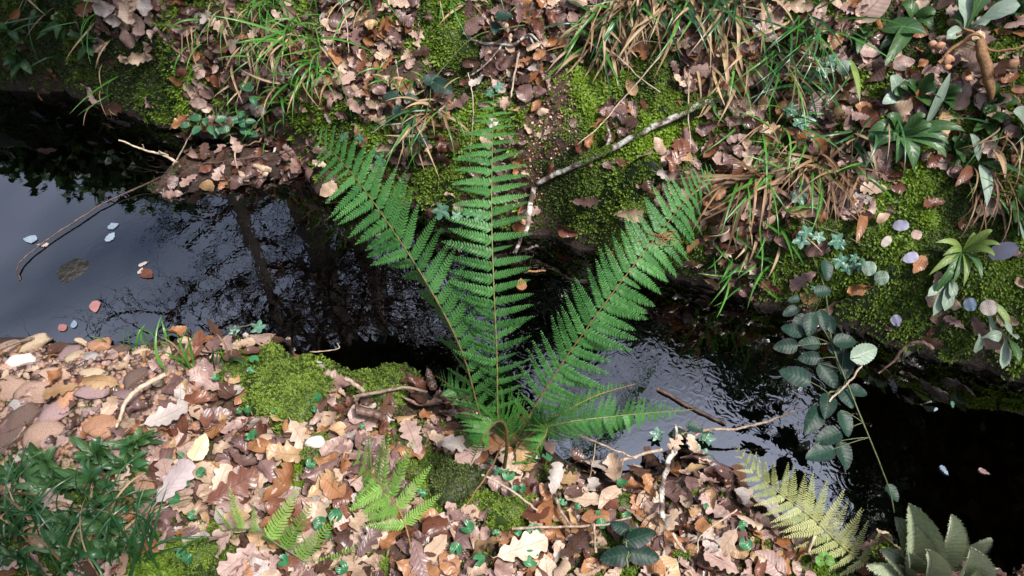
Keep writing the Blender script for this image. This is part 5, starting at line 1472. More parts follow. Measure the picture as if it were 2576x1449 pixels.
def frond(root, o, pts, n, wl, wr, mat, rmat, kind='tall', droop=('flat', 'flat'), dihL=(0,), dihR=(0,), sweep=(80, 55), sweepL=None, r0=0.0022, start=0.06, prof=None, view=(0, -0.75, 0.65), label=None, spacing=1.0, wmul=1.0):
    """pts: (u,v,z). pinna length by t = wl/wr in metres times prof; dih = how far each side folds below the frond's plane"""
    C = catmull([PZ(u, v, z) for u, v, z in pts], 120)
    seg = np.concatenate([[0], np.cumsum(np.linalg.norm(np.diff(C, axis=0), axis=1))]); seg /= seg[-1]
    V_, F_ = tube(C - o, np.linspace(r0, 0.0006, 120), 6)
    fo = link('frond', mesh_np('rachis', V_, F_), root, rmat)
    if label: fo['label'] = label
    prof = prof or [0.35, 0.55, 0.8, 0.95, 1.0, 1.0, 0.97, 0.9, 0.78, 0.55, 0.25, 0.04]
    vw = np.array(view, float); vw /= np.linalg.norm(vw)
    for i in range(n):
        t = start + (1 - start) * (i / (n - 1)) ** (0.9 * spacing)
        for side in (-1, 1):
            tt_ = min(t + 0.004 * side, 0.999)
            p = np.array([np.interp(tt_, seg, C[:, k]) for k in range(3)])
            q = np.array([np.interp(min(tt_ + 0.02, 1), seg, C[:, k]) for k in range(3)]); q0 = np.array([np.interp(max(tt_ - 0.02, 0), seg, C[:, k]) for k in range(3)])
            T_ = q - q0; T_ /= np.linalg.norm(T_)
            Bn = np.cross(T_, vw); Bn /= np.linalg.norm(Bn)      # to the right as seen
            Nn_ = np.cross(Bn, T_)
            L = (wr if side > 0 else wl) * smooth01(prof, t) * RNG.uniform(0.90, 1.07) * (0.55 if RNG.random() < 0.03 else 1)
            if L < 0.003: continue
            dh = rad(smooth01(dihR if side > 0 else dihL, t)) + RNG.normal(0, 0.13)
            sp_ = sweepL if (sweepL and side < 0) else sweep
            sw = rad(sp_[0] + (sp_[1] - sp_[0]) * t + RNG.normal(0, 4.0))
            lat = Bn * side * math.cos(dh) - Nn_ * math.sin(dh)
            d = lat * math.sin(sw) + T_ * math.cos(sw)
            up = np.cross(d, T_) * side; up = up if up @ Nn_ > 0 else -up
            up = Nn_ * math.cos(dh) + Bn * side * math.sin(dh)
            up = up - d * (up @ d); up /= np.linalg.norm(up)
            Y = np.cross(up, d)
            Mm = np.stack([d * L, Y * L * wmul * (1 if True else 1), up * L], 1)
            dk = droop[0] if side < 0 else droop[1]
            me = random.choice(PIN[kind, dk])
            ob = link('pinna', me, fo, mat)
            pp = p - o
            ob.matrix_local = Matrix([[*Mm[0], pp[0]], [*Mm[1], pp[1]], [*Mm[2], pp[2]], [0, 0, 0, 1]])
    return fo


base = PZ(1265, 1110, 0.09)
root = empty('fern', tuple(base), 'large dark green shuttlecock fern rising over the stream from the near bank', 'fern')
frond(root, base, [(1235, 1130, 0.08), (1205, 1035, 0.17), (1160, 880, 0.30), (1075, 715, 0.41), (965, 545, 0.48), (875, 425, 0.50), (793, 338, 0.49)], 31, 0.094, 0.098, M_FERN, M_RACHD,
      dihL=(10, 25, 62, 66, 60, 20, 0, 0, 0), dihR=(30, 10, 0, 0, 0, 0, 0, 0), sweep=(62, 52), sweepL=(84, 78), label='left frond, the longest, leaning to the upper left', start=0.10,
      prof=[0.5, 0.75, 0.9, 1.0, 1.0, 1.0, 1.0, 1.0, 0.97, 0.85, 0.55, 0.22])
frond(root, base, [(1262, 1120, 0.08), (1252, 1040, 0.17), (1250, 900, 0.30), (1243, 740, 0.42), (1237, 560, 0.50), (1238, 400, 0.53), (1242, 238, 0.52)], 31, 0.094, 0.074, M_FERN, M_RACH,
      dihL=(20, 5, 0), dihR=(15, 5, 0), droop=('mid', 'flat'), sweep=(82, 72), label='upright middle frond', start=0.13,
      prof=[0.4, 0.6, 0.85, 0.98, 1.0, 1.0, 1.0, 0.97, 0.9, 0.8, 0.58, 0.26])
frond(root, base, [(1290, 1120, 0.08), (1350, 1015, 0.17), (1420, 905, 0.26), (1510, 780, 0.35), (1600, 660, 0.41), (1700, 535, 0.43), (1792, 425, 0.40)], 34, 0.088, 0.108, M_FERN, M_RACHD,
      dihL=(10, 15, 25, 25, 20, 10, 0), dihR=(0, 0, 5, 10, 5, 0), droop=('flat', 'mid'), sweep=(92, 74), sweepL=(66, 56), label='right frond with drooping pinnae, leaning to the upper right', start=0.10,
      prof=[0.5, 0.7, 0.9, 1.0, 1.0, 1.0, 0.98, 0.94, 0.88, 0.76, 0.52, 0.18])
frond(root, base, [(1290, 1135, 0.09), (1345, 1085, 0.20), (1430, 1062, 0.26), (1520, 1050, 0.27), (1620, 1040, 0.25), (1745, 1030, 0.20)], 34, 0.052, 0.056, M_FERN, M_RACH, droop=('mid', 'mid'), wmul=1.5,
      sweep=(70, 66), label='short frond arching out to the right over the bay', start=0.04, dihL=(10, 0, 0), dihR=(10, 0, 0), prof=[0.5, 0.8, 1.0, 1.0, 1.0, 0.95, 0.85, 0.7, 0.5, 0.3, 0.05])
frond(root, base, [(1285, 1140, 0.09), (1360, 1070, 0.24), (1375, 1085, 0.30), (1350, 1130, 0.30), (1310, 1195, 0.25)], 30, 0.050, 0.050, M_FERND, M_RACHD, droop=('mid', 'mid'),
      sweep=(75, 60), label='small frond bending forward below the right one', start=0.3, dihL=(40, 45, 30), dihR=(40, 45, 30))
frond(root, base, [(1268, 1185, 0.09), (1275, 1120, 0.20), (1270, 1070, 0.28), (1248, 1062, 0.33), (1215, 1100, 0.34), (1185, 1165, 0.28)], 30, 0.065, 0.07, M_FERND, M_RACHD, droop=('mid', 'mid'),
      sweep=(78, 60), label='frond curling towards the viewer with a brown hairy stalk', start=0.35, dihL=(20, 35, 30), dihR=(25, 45, 30), r0=0.004)
frond(root, base, [(1330, 1080, 0.12), (1420, 1035, 0.18), (1500, 995, 0.20), (1600, 965, 0.16)], 20, 0.035, 0.045, M_FERND, M_STEM, droop=('flat', 'droop'), sweep=(55, 45), label='thin dark frond seen edge-on behind the arching one', start=0.15, dihL=(60, 60), dihR=(30, 20))
frond(root, base, [(1235, 1120, 0.08), (1180, 1010, 0.16), (1140, 975, 0.18), (1095, 945, 0.15)], 14, 0.04, 0.05, M_FERN, M_RACHD, sweep=(65, 55), label='short low pinnate frond at the left base', start=0.3)
# fern crown: brown scaly knot
vs_ = stone_shape(np.random.default_rng(4), ICO2, 0.7, 0.3)
o = link('crown', mesh_np('crown', vs_[0] * 0.035, vs_[1]), root, M_STEM)

root = empty('fern', tuple(PZ(1040, 1300, 0.1)), 'small lime green fern lying on the leaf litter right of centre-left', 'fern', 'lime green ferns')
root['label'] = 'small lime green fern spread over brown leaves with its dark stalk reaching the bottom'
b_ = PZ(1040, 1300, 0.1)
frond(root, b_, [(1045, 1449, 0.10), (1030, 1360, 0.15), (1005, 1285, 0.18), (960, 1225, 0.18), (925, 1180, 0.16), (885, 1145, 0.14)], 9, 0.10, 0.11, M_FERNL, M_RACHD, 'broad', sweep=(80, 58), start=0.34, r0=0.0022,
      prof=[0.0, 0.1, 0.3, 0.5, 0.95, 1.0, 1.0, 0.95, 0.85, 0.6, 0.35, 0.05], label='single triangular frond', wmul=0.95)
b_ = PZ(800, 1449, 0.1)
root = empty('fern', tuple(b_), 'lime green fern at the bottom edge whose pinnae stand up in a row', 'fern', 'lime green ferns')
frond(root, b_, [(815, 1450, 0.10), (760, 1408, 0.14), (700, 1370, 0.17), (650, 1340, 0.18), (600, 1330, 0.17), (560, 1335, 0.14)], 8, 0.085, 0.10, M_FERNL, M_GSTEM, 'broad', sweep=(95, 70), start=0.10, r0=0.0022,
      dihL=(50, 40), prof=[0.8, 1, 1, 1, 1, 0.9, 0.8, 0.6, 0.3], label='frond lying level to the left', wmul=1.2)
b_ = PZ(2180, 1420, 0.1)
root = empty('fern', tuple(b_), 'pale yellow-green fern frond leaning left over the water at lower right', 'fern')
frond(root, b_, [(2190, 1425, 0.09), (2120, 1375, 0.13), (2040, 1300, 0.17), (1960, 1240, 0.19), (1895, 1185, 0.19), (1848, 1118, 0.17)], 19, 0.074, 0.084, M_FERNY, M_RACH, 'lacy', sweep=(78, 42), start=0.06, r0=0.0024,
      prof=[0.8, 0.95, 1.0, 1.0, 0.98, 0.92, 0.8, 0.65, 0.45, 0.25, 0.05], label='single tapering frond', wmul=1.0)
# tangled brown bud on the right frond
rs = np.random.default_rng(12)
C_ = PZ(1655, 600, 0.42)
pr = [tube(catmull(rs.normal(0, 0.012, (4, 3)) * [1.6, 0.8, 0.6], 8), np.full(8, 0.0008), 4) for _ in range(22)]
o = link('debris_wisp', mesh_np('debris_wisp', *join(pr)), None, M_STEM, label='tangled brown wisp caught on the right fern frond', category='plant debris'); o.location = C_


# ------------------------------------------------------------------ grass
def blade(p, d, L, w, droop, seed, n=9, hug=0.006):
    rs = np.random.default_rng(seed)
    pts = [p.copy()]; dd = d / np.linalg.norm(d); st = L / n
    side = rs.normal(0, 0.09, 3)
    for i in range(n):
        dd = dd + np.array([0, 0, -droop * (0.5 + i / n)]) + side
        dd /= np.linalg.norm(dd)
        q = pts[-1] + dd * st
        g_ = float(hz(q[0], q[1]))
        g_ = max(g_, 0.0) + hug
        if q[2] < g_: q[2] = g_; dd = q - pts[-1]; dd /= np.linalg.norm(dd) + 1e-9
        pts.append(q)
    C_ = np.array(pts)
    T_ = np.gradient(C_, axis=0); T_ /= np.linalg.norm(T_, axis=1, keepdims=True) + 1e-9
    f = np.array([rs.normal(0, 0.4), -0.6, 0.7])
    B = np.cross(T_, f); B /= np.linalg.norm(B, axis=1, keepdims=True) + 1e-9
    Nn_ = np.cross(B, T_)
    s = np.linspace(0, 1, n + 1)
    e = w / 2 * np.clip(1.05 - s ** 2.2, 0.03, 1) * (0.6 + 0.4 * np.minimum(s * 5, 1))
    V_ = np.stack([C_ - B * e[:, None], C_ - Nn_ * (e * 0.35)[:, None], C_ + B * e[:, None]], 1).reshape(-1, 3)
    U_ = np.stack([np.repeat(s, 3), np.tile([0.2, 0.45, 0.8], n + 1)], 1)
    return V_, grid_faces(n, 2), U_


def tuft(label, u, v, ng, ns, L, w=0.004, spread=80, aim=-90, lift=0.7, droop=0.16, mg=M_GRASS, ms=M_STRAW, basew=0.034, seed=0, name='grass_tuft', cat='grass', jl=0.3, mg2=None, group='grass tufts on the banks'):
    P_, N_ = hit(u, v, True)
    rs = np.random.default_rng(seed + 500)
    root = empty(name, tuple(P_), label, cat, group)
    for i in range(ng + ns):
        dead = i >= ng
        a = rad(aim + rs.normal(0, spread * (0.5 if not dead else 0.35)))
        up = lift * rs.uniform(0.4, 1.3) * (0.4 if dead else 1)
        d = np.array([math.cos(a), math.sin(a), 0]) + np.array([0, 0, 1]) * up + N_ * 0.5
        p = P_ + np.array([rs.normal(0, basew), rs.normal(0, basew * 0.4), 0]); p[2] = max(float(hz(p[0], p[1])), 0) + 0.004
        LL = L * rs.uniform(1 - jl, 1 + jl) * (0.85 if dead else 1)
        V_, F_, U_ = blade(p - 0, d, LL, w * rs.uniform(0.6, 1.3) * (1.15 if dead else 1), droop * rs.uniform(0.6, 1.5) * (1.3 if dead else 1), seed * 100 + i, hug=0.012 + rs.uniform(0, 0.02))
        mt = (ms if rs.random() < 0.75 else M_STRAWB) if dead else ((mg2 if mg2 and rs.random() < 0.4 else mg))
        link('dead_blade' if dead else 'blade', mesh_np('blade', V_ - P_, F_, uv=U_), root, mt)
    return root


TF = [
    ('long green grass tuft hanging down the upper left slope', 745, 90, 34, 8, 0.19, {}), ('bright green tuft at the top left of the leaf drift', 690, 20, 22, 6, 0.16, {}),
    ('dense green and straw tuft left of the leaf drift', 790, 165, 22, 12, 0.14, {}), ('short arching green grass by the left bramble sprig', 700, 262, 16, 4, 0.10, {'lift': 1.3}),
    ('pale grass strands hanging at the upper left corner of litter', 575, 30, 8, 10, 0.14, {}), ('thin dry grass left of the long tuft', 640, 100, 6, 16, 0.15, {}),
    ('small grass at the left bramble roots', 600, 250, 12, 3, 0.08, {'lift': 1.2}), ('narrow green tuft hanging from the top edge', 925, 10, 14, 8, 0.14, {'spread': 30}),
    ('small bright tuft above the middle bramble', 1000, 210, 16, 4, 0.09, {'lift': 1.2}), ('drooping tuft of green and straw blades below the middle bramble', 1075, 290, 18, 24, 0.17, {'mg2': M_GRASSD}),
    ('few thin blades at the top centre', 1170, 10, 6, 3, 0.12, {}), ('blue-green tuft with long straps at the top right of centre', 1520, 60, 18, 14, 0.18, {'mg': M_GRASSD, 'w': 0.006, 'mg2': M_GRASS}),
    ('broad straw skirt hanging from the top edge', 1590, 0, 8, 34, 0.17, {'w': 0.006, 'spread': 40}), ('straw tuft beneath the blue-green straps', 1500, 135, 3, 20, 0.13, {'w': 0.006, 'spread': 35}),
    ('green strap tuft at the top above the mauve leaves', 1680, 0, 16, 18, 0.20, {'mg': M_GRASSD, 'w': 0.007, 'spread': 45}), ('thick strap tuft with straw at the top edge', 1770, 0, 18, 20, 0.20, {'mg': M_GRASSD, 'w': 0.007, 'spread': 45, 'mg2': M_GRASS}),
    ('glossy green straps right of the straw at the top', 1850, 10, 16, 12, 0.17, {'mg': M_GRASSD, 'w': 0.006}), ('straw tuft with green tips just above the branch end', 1840, 140, 6, 18, 0.15, {'w': 0.006, 'spread': 45}),
    ('tall bright green tuft on the upper right slope', 2010, 70, 36, 4, 0.19, {'mg2': M_GRASSD, 'spread': 60}), ('long thin green tuft hanging left of the ivy pair', 1960, 150, 18, 6, 0.20, {'mg2': M_GRASSD, 'spread': 40}),
    ('dark green blades below the tall right tuft', 2090, 170, 12, 2, 0.17, {'mg': M_GRASSD, 'w': 0.005}), ('thin green blades crossing the right leaf pile', 1930, 330, 14, 6, 0.15, {}),
    ('sparse green blades above the brown straw fan', 1985, 390, 14, 5, 0.12, {'mg2': M_GRASSD}), ('fan of brown straw sweeping down to the lower left', 1920, 450, 10, 34, 0.23, {'ms': M_STRAWB, 'spread': 40, 'aim': -125, 'w': 0.006}),
    ('brown straw curtain right of the fan', 2040, 420, 8, 28, 0.17, {'ms': M_STRAWB, 'spread': 35, 'aim': -110, 'w': 0.005}), ('brown hanging straw behind the ivy strand', 2110, 440, 4, 22, 0.17, {'ms': M_STRAWB, 'spread': 35, 'aim': -105}),
    ('arching green grass tuft hanging over the dark water', 1905, 638, 26, 4, 0.11, {'lift': 1.1, 'w': 0.005, 'spread': 130}), ('small green tuft on moss right of the right frond', 1850, 590, 12, 5, 0.09, {'lift': 1.1}),
    ('upright green grass sprout on the near shore', 462, 935, 9, 1, 0.11, {'lift': 2.2, 'aim': 110, 'droop': 0.05, 'w': 0.005, 'spread': 70}), ('dark flat blades lying beside the moss strip', 545, 925, 6, 1, 0.09, {'lift': 0.6, 'aim': 5, 'mg': M_GRASSD, 'spread': 20, 'w': 0.006}),
    ('tiny bright grass at the fern base', 1260, 1180, 8, 0, 0.04, {'lift': 1.5, 'spread': 150}), ('fine pale grass hanging at the top left corner', 240, 40, 7, 2, 0.16, {'spread': 40, 'w': 0.003}),
    ('dim yellowish grass wisp in the dark left moss', 270, 190, 3, 7, 0.11, {'spread': 50, 'w': 0.003}), ('dim green grass on the far left moss', 120, 40, 7, 2, 0.15, {'mg': M_GRASSD}),
    ('short grass between the leaves at top left', 480, 90, 7, 5, 0.13, {}),
    ('dark tufted grass at the lower left corner', 40, 1370, 30, 6, 0.16, {'mg': M_GRASSD, 'lift': 1.2, 'aim': 60, 'spread': 120}), ('dark grass in front of the corner herbs', 160, 1420, 26, 4, 0.15, {'mg': M_GRASSD, 'lift': 1.2, 'aim': 60, 'spread': 130}),
    ('long dark grass at the bottom left of the moss', 330, 1420, 30, 3, 0.17, {'mg': M_GRASSD, 'lift': 1.0, 'aim': 75, 'spread': 80}), ('wispy grass at the left edge above the corner', 20, 1270, 20, 10, 0.14, {'mg': M_GRASSD, 'lift': 1.0, 'aim': 20, 'spread': 110, 'w': 0.003}),
    ('dark blades between herbs and stones', 230, 1300, 22, 4, 0.13, {'mg': M_GRASSD, 'lift': 1.0, 'aim': 30, 'spread': 120}), ('dry grass strands hanging on the far right bank', 2480, 440, 4, 22, 0.18, {'spread': 50, 'w': 0.003, 'ms': M_STRAWB}),
    ('dark hanging grass at the right edge', 2540, 330, 10, 10, 0.17, {'mg': M_GRASSD, 'w': 0.003}), ('few grass straps low on the right slope', 2180, 330, 12, 4, 0.14, {'mg': M_GRASSD, 'w': 0.005}),
    ('small green grass at the waterline of the near shore', 350, 880, 12, 2, 0.05, {'lift': 1.0, 'aim': 60, 'spread': 140}), ('thin grass above the water by the leaf tongue', 660, 330, 14, 4, 0.07, {'lift': 1.0, 'spread': 100}),
]
for k, (lab, u, v, ng, ns, L, kw_) in enumerate(TF):
    tuft(lab, u, v, int(ng * 0.95), ns, L * 0.98, seed=k + 1, **{**kw_, 'w': kw_.get('w', 0.004) * 1.25})


# ------------------------------------------------------------------ broad-leaved plants
def leafy(name, label, base_uv, leaves, mat, prof, cat, mats=None, blift=0.0, wave=0.0, group=None, serr=0.0, cup=0.25):
    b0 = lp(base_uv[0], base_uv[1], 0.01)
    root = empty(name, tuple(b0), label, cat, group)
    for k, lf in enumerate(leaves):
        u, v, w, l, arch = lf[:5]
        t1 = lp(u, v, l)
        s0 = lp(lf[5], lf[6], lf[7] if len(lf) > 7 else l) if len(lf) > 5 else b0
        V_, F_, U_ = ribbon(s0, t1, w / 1000, arch, prof, 18, 6, cup, 0.06, None, serr, wave, k)
        link('leaf', mesh_np('leaf', V_ - b0, F_, uv=U_), root, (mats[k % len(mats)] if mats else mat))
    return root


leafy('dock_plant', 'green rosette of long soft leaves on the right bank slope', (2262, 345), [(2360, 395, 32, 0.05, 0.05), (2372, 355, 26, 0.05, 0.05), (2330, 320, 26, 0.04, 0.04), (2190, 330, 34, 0.04, 0.05), (2200, 375, 34, 0.04, 0.05), (2235, 290, 26, 0.04, 0.04), (2290, 430, 36, 0.04, 0.05), (2245, 410, 28, 0.04, 0.05), (2400, 330, 26, 0.05, 0.05), (2180, 350, 26, 0.04, 0.04), (2310, 300, 22, 0.05, 0.05)], M_DOCK, 'lance', 'plant', [M_DOCK, M_DOCK, M_HERB])
leafy('broad_leaved_plant', 'pale sage plant with rounded and forked leaves at the top right', (2425, 95), [(2555, 70, 34, 0.06, 0.04), (2440, 25, 48, 0.06, 0.03), (2490, 0, 32, 0.06, 0.04), (2475, 105, 34, 0.05, 0.03), (2380, 130, 26, 0.04, 0.03), (2400, 60, 30, 0.04, 0.03)], M_SAGE, 'spoon', 'plant', [M_SAGE, M_SAGE, M_DOCK])
leafy('upright_blade', 'pale green blade leaf leaning up beside the green rosette', (2318, 330), [(2372, 202, 20, 0.07, 0.03)], M_SAGE, 'lance', 'plant')
leafy('upright_blade', 'broad green leaf lying left of the bare stalk at upper right', (2205, 80), [(2320, 112, 42, 0.05, 0.03)], M_DOCK, 'lance', 'plant')
leafy('upright_blade', 'half-dry pointed blade hanging by the ivy leaves on the right slope', (2125, 140), [(2170, 262, 14, 0.06, 0.03)], M_YGREEN, 'lance', 'plant')
leafy('broad_leaved_plant', 'dim green plant with oval leaves below the sage plant', (2300, 60), [(2260, 30, 30, 0.03, 0.03), (2330, 95, 30, 0.03, 0.03), (2280, 110, 26, 0.03, 0.03), (2350, 40, 26, 0.03, 0.03), (2230, 190, 34, 0.03, 0.03), (2200, 140, 30, 0.03, 0.02)], M_HERB, 'ovate', 'plant')
leafy('broad_leaved_plant', 'grey-green oval leaves left of the brown stalk', (2260, 250), [(2240, 205, 36, 0.04, 0.02), (2255, 245, 30, 0.04, 0.02), (2225, 260, 30, 0.04, 0.02), (2275, 215, 26, 0.04, 0.02), (2160, 190, 36, 0.04, 0.02, 2130, 200, 0.04)], M_SAGE, 'ovate', 'plant', [M_SAGE, M_DOCK])
leafy('broad_leaved_plant', 'drooping spoon leaves and straps at the right edge', (2460, 410), [(2455, 510, 26, 0.06, 0.03), (2574, 460, 12, 0.06, 0.03), (2520, 430, 14, 0.06, 0.02), (2440, 340, 22, 0.05, 0.02)], M_SAGE, 'lance', 'plant', [M_SAGE, M_DOCK, M_DOCK, M_SAGE])
leafy('broad_leaved_plant', 'pointed sage leaf pair at the right edge above the straps', (2576, 320), [(2520, 292, 40, 0.06, 0.02), (2555, 345, 30, 0.06, 0.02)], M_SAGE, 'ovate', 'plant')
leafy('spiky_rosette', 'yellow-green spiky rosette on the mossy right bank', (2420, 640), [(2330, 672, 18, 0.05, 0.04), (2350, 640, 16, 0.05, 0.04), (2355, 690, 16, 0.05, 0.04), (2480, 610, 18, 0.06, 0.04), (2490, 660, 18, 0.05, 0.04), (2470, 690, 16, 0.05, 0.04), (2430, 700, 16, 0.05, 0.04), (2330, 610, 14, 0.05, 0.04), (2400, 700, 14, 0.05, 0.04), (2450, 610, 16, 0.05, 0.04), (2500, 640, 14, 0.05, 0.04), (2340, 720, 18, 0.05, 0.04, 2390, 670, 0.05)], M_YGREEN, 'lance', 'plant', [M_YGREEN, M_YGREEN, M_DOCK])
leafy('spoon_leaf_sprig', 'sprig of rounded sage leaves hanging below the spiky rosette', (2390, 690), [(2380, 748, 26, 0.06, 0.02), (2345, 760, 22, 0.06, 0.02), (2330, 715, 20, 0.06, 0.02), (2400, 725, 20, 0.05, 0.02)], M_SAGE, 'spoon', 'plant')
leafy('spoon_leaf_sprig', 'sprig with forked spoon leaves low on the right bank', (2470, 740), [(2440, 838, 22, 0.07, 0.02, 2455, 790, 0.07), (2498, 800, 24, 0.07, 0.03, 2450, 805, 0.07), (2530, 780, 16, 0.05, 0.02), (2545, 810, 14, 0.05, 0.02), (2500, 850, 14, 0.05, 0.02)], M_SAGE, 'spoon', 'plant', [M_SAGE, M_SAGE, M_YGREEN])
leafy('spoon_leaf_sprig', 'green forked leaf sprig at the lower right edge of the bank', (2525, 835), [(2530, 882, 24, 0.07, 0.02), (2574, 865, 18, 0.07, 0.02), (2560, 820, 14, 0.05, 0.02)], M_DOCK, 'spoon', 'plant', [M_SAGE, M_DOCK])
leafy('broad_leaved_plant', 'green cupped leaves at the right edge beside the pale disc leaf', (2570, 560), [(2548, 590, 26, 0.06, 0.02), (2560, 625, 42, 0.06, 0.02), (2575, 610, 36, 0.06, 0.02)], M_DOCK, 'ovate', 'plant', [M_DOCK, M_SAGE])
leafy('rounded_leaf', 'large smooth pale grey-lilac kidney leaf at the right edge', (2480, 648), [(2542, 648, 36, 0.06, 0.005)], M_PETAL, 'round', 'leaf')
for k, (u, v, w, lab) in enumerate([(2284, 572, 28, 'lilac-blue round petal on the mossy right bank'), (2277, 633, 26, 'blurred lilac petal below the round one'), (2262, 782, 30, 'lilac-white petal at the end of a thin stalk'), (2447, 740, 32, 'pale blue round leaf beside the torn grey leaf'), (2482, 745, 38, 'torn pale grey leaf beside the pale blue one'), (2299, 594, 24, 'small grey-pink petal touching the lilac one'), (2197, 654, 36, 'left half of the pale paired leaf on the moss'), (2221, 672, 36, 'right half of the pale paired leaf on the moss'), (2460, 120, 28, 'small yellow leaf at the upper right'), (2468, 215, 20, 'tiny tan bud-like leaf at the upper right'), (2228, 616, 20, 'tiny pale crinkled leaf on the moss'), (2540, 225, 20, 'round tan seed leaf at the right edge')]):
    b0 = lp(u - w * 0.45, v + w * 0.1, 0.05); t1 = lp(u + w * 0.45, v - w * 0.1, 0.05)
    V_, F_, U_ = ribbon(b0, t1, w / 1100, 0.004, 'round', 12, 6, 0.2, 0.0, None, 0, 0.03, k)
    mt = [M_PETAL, M_PETAL, M_PETAL, M_PETALW, DRY['greyish white'], DRY['pinkish beige'], M_SAGE, M_SAGE, M_CREAM, DRY['golden tan'], DRY['greyish white'], DRY['orange brown']][k]
    o = link('round_petal', mesh_np('round_petal', V_ - b0, F_, uv=U_), None, mt, label=lab, category='petal' if 'petal' in lab else 'leaf'); o.location = b0

# brown dried stalk with capsules
o0 = lp(2410, 165, 0.06)
root = empty('dried_stalk', tuple(o0), 'brown dried plant stalk with a thick curled husk on the right bank', 'dried plant')
pr = [tube(path3([(2330, 215, 0.06), (2370, 180, 0.07), (2410, 165, 0.08), (2440, 200, 0.08), (2500, 195, 0.07), (2560, 170, 0.06)], 30, 0.002) - 0, np.linspace(0.004, 0.002, 30), 6),
      tube(path3([(2410, 165, 0.08), (2390, 150, 0.08), (2370, 155, 0.07)], 10, 0.002), np.full(10, 0.003), 6)]
V_, F_ = join(pr); link('stem', mesh_np('stem', V_ - o0, F_), root, M_STEM)
C_ = path3([(2415, 180, 0.085), (2425, 230, 0.09), (2440, 280, 0.085), (2452, 318, 0.07)], 16, 0.001)
V_, F_ = tube(C_, np.array([0.006, 0.009, 0.010, 0.011, 0.012, 0.012, 0.012, 0.012, 0.012, 0.011, 0.011, 0.010, 0.009, 0.008, 0.006, 0.004]), 10)
link('husk', mesh_np('husk', V_ * 1.0 - o0 + 0.0016 * fbm(V_[:, 0] + V_[:, 2], V_[:, 1], 90, 3)[:, None], F_), root, M_STEM)
for (u, v, r) in [(2365, 150, 0.014), (2345, 160, 0.011), (2330, 190, 0.012), (2385, 165, 0.013), (2352, 185, 0.012), (2430, 215, 0.012), (2535, 175, 0.016), (2560, 190, 0.018)]:
    q = lp(u, v, 0.08)
    vs_ = stone_shape(np.random.default_rng(int(u)), ICO2, 0.8, 0.2)
    link('capsule', mesh_np('capsule', vs_[0] * r + (q - o0), vs_[1]), root, STONE['orange brown'])
leafy('dry_leaf_strip', 'curled tan leaf strip hanging at the right edge', (2490, 370), [(2520, 440, 16, 0.07, 0.03)], DRY['golden tan'], 'lance', 'leaf')
leafy('dry_leaf_strip', 'brown leaf strip dangling over moss right of the straw', (2172, 530), [(2150, 592, 22, 0.06, 0.02)], DRY['orange brown'], 'lance', 'leaf')
leafy('dry_leaf_strip', 'reddish pointed dead leaf below the green rosette', (2445, 420), [(2385, 465, 24, 0.05, 0.02)], DRY['reddish brown'], 'lance', 'leaf')
leafy('dry_leaf_strip', 'long pinkish dead leaf at the top right', (2350, 30), [(2410, 0, 26, 0.06, 0.02)], DRY['pinkish beige'], 'lance', 'leaf')
leafy('dry_leaf_strip', 'pale blurred pink leaf at the top right of the litter', (2150, 60), [(2190, 0, 60, 0.06, 0.02)], DRY['pinkish beige'], 'ovate', 'leaf')

# herbs of the lower left corner
rs = np.random.default_rng(90)
HB = [(60, 1215), (150, 1240), (240, 1225), (330, 1190), (90, 1290), (180, 1330), (270, 1330), (300, 1400), (60, 1420), (200, 1400), (350, 1130), (250, 1160), (120, 1180), (330, 1270)]
HL = ['large toothed leaf herb at the left edge under the stones', 'dark herb left of the corner middle', 'dark herb with pale veins below the sandy stones', 'herb by the brown stone pair', 'dark herb in the corner hollow', 'low dark herb in the middle of the corner patch',
      'dark herb beside the orange stones', 'tall dark herb at the bottom by the moss', 'dark herb in the bottom corner', 'dark herb behind the front grass', 'yellowish-edged herb at the stony slope', 'dull green herb between stones and corner', 'pale-veined herb just under the shore stones', 'dark herb right below the paired brown stones']
for k, ((u, v), lab) in enumerate(zip(HB, HL)):
    lv = []
    for i in range(24):
        a = rs.uniform(0, 6.28); R_ = rs.uniform(25, 95)
        lv.append((u + R_ * math.cos(a), v - R_ * 0.6 * math.sin(a), rs.uniform(8, 21), rs.uniform(0.01, 0.05), rs.uniform(0.01, 0.035)))
    leafy('herb_plant', lab, (u, v), lv, M_HERB, 'lance', 'herb', [M_HERB, M_DOCK, M_DOCK, M_HERB, M_GRASSD], group='dark herbs in the lower left corner', serr=0.06, wave=0.03)
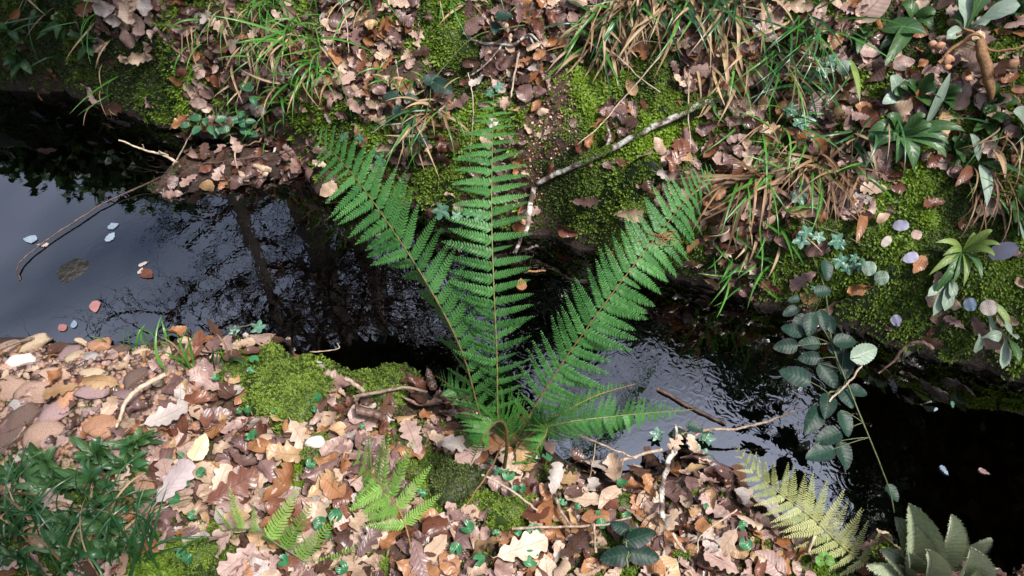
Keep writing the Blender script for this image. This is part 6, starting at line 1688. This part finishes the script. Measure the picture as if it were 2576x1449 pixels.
# herbs hanging on the dark left moss and the shaded right bank
HB2 = [(30, 70, 'green lobed herb at the top left edge'), (110, 20, 'bright green herb at the top left corner'), (170, 60, 'yellow-green herb on the left moss'), (230, 110, 'green herb hanging over the dark left moss'), (60, 150, 'dim small herb on the dark moss'),
       (2500, 260, 'dark herb behind the brown capsules'), (2300, 240, 'small-leaved dark herb by the brown stalk'), (2150, 100, 'dark herb left of the bare stalk'), (2400, 380, 'dark herb below the husk'), (2560, 520, 'dark herb at the right edge'), (2480, 310, 'olive herb under the husk tip'), (2360, 250, 'olive herb between stalk and rosette'), (2540, 40, 'dark herb at the top right corner')]
for k, (u, v, lab) in enumerate(HB2):
    lv = []
    for i in range(10):
        a = rs.uniform(0, 6.28); R_ = rs.uniform(18, 48)
        lv.append((u + R_ * math.cos(a), v + R_ * math.sin(a), rs.uniform(16, 28), rs.uniform(0.02, 0.06), rs.uniform(0.005, 0.03)))
    leafy('herb_plant', lab, (u, v), lv, M_HERB, 'ovate', 'herb', [M_DOCK if u < 1000 else M_HERB, M_HERB, M_YGREEN if k in (1, 2) else M_HERB], group='small herbs on the far bank', serr=0.08)

# woolly plant at lower right
b0 = PZ(2330, 1440, 0.08)
root = empty('woolly_plant', tuple(b0), 'woolly grey-green plant with thick fringed leaves at the lower right corner', 'plant')
LB = [(2285, 1265, 2300, 1430, 88, 0.30), (2392, 1293, 2350, 1430, 60, 0.26), (2250, 1300, 2290, 1440, 74, 0.24), (2492, 1352, 2390, 1400, 34, 0.2), (2440, 1375, 2400, 1470, 84, 0.24), (2215, 1380, 2290, 1440, 60, 0.18), (2330, 1380, 2330, 1460, 60, 0.26), (2180, 1420, 2280, 1450, 50, 0.16), (2460, 1430, 2400, 1480, 60, 0.2)]
for k, (u1, v1, u0, v0, w, zt) in enumerate(LB):
    p0 = PZ(u0, v0, 0.10); p1 = PZ(u1, v1, zt)
    V_, F_, U_ = ribbon(p0, p1, w / 1350, 0.045, 'ovate', 30, 8, 1.1, 0.02, (0.1 * (k % 3 - 1), -0.7, 0.6), 0.02, 0.01, k)
    lf = link('leaf', mesh_np('leaf', V_ - b0, F_, uv=U_), root, M_LAMB)
    G = V_.reshape(31, 9, 3)
    hv = []; hf = []
    for i in range(1, 30):
        for (e, q) in ((0, 1), (8, 7)):
            out_ = G[i, e] - G[i, q]; nl = np.linalg.norm(out_)
            if nl < 1e-5: continue
            out_ /= nl; tt_ = (G[min(i + 1, 30), e] - G[i, e])
            for f in (0.0, 0.25, 0.5, 0.75):
                c_ = G[i, e] + tt_ * f; n0 = len(hv)
                d_ = out_ * rs.uniform(0.004, 0.008) + tt_ / (np.linalg.norm(tt_) + 1e-9) * 0.004 + rs.normal(0, 0.0012, 3)
                hv += [c_ - tt_ * 0.2, c_ + tt_ * 0.25, c_ + d_]; hf.append([n0, n0 + 1, n0 + 2])
    link('fringe', mesh_np('fringe', np.array(hv) - b0, np.array(hf), uv=np.zeros((len(hv), 2))), lf, M_LAMB)

settle_labels()
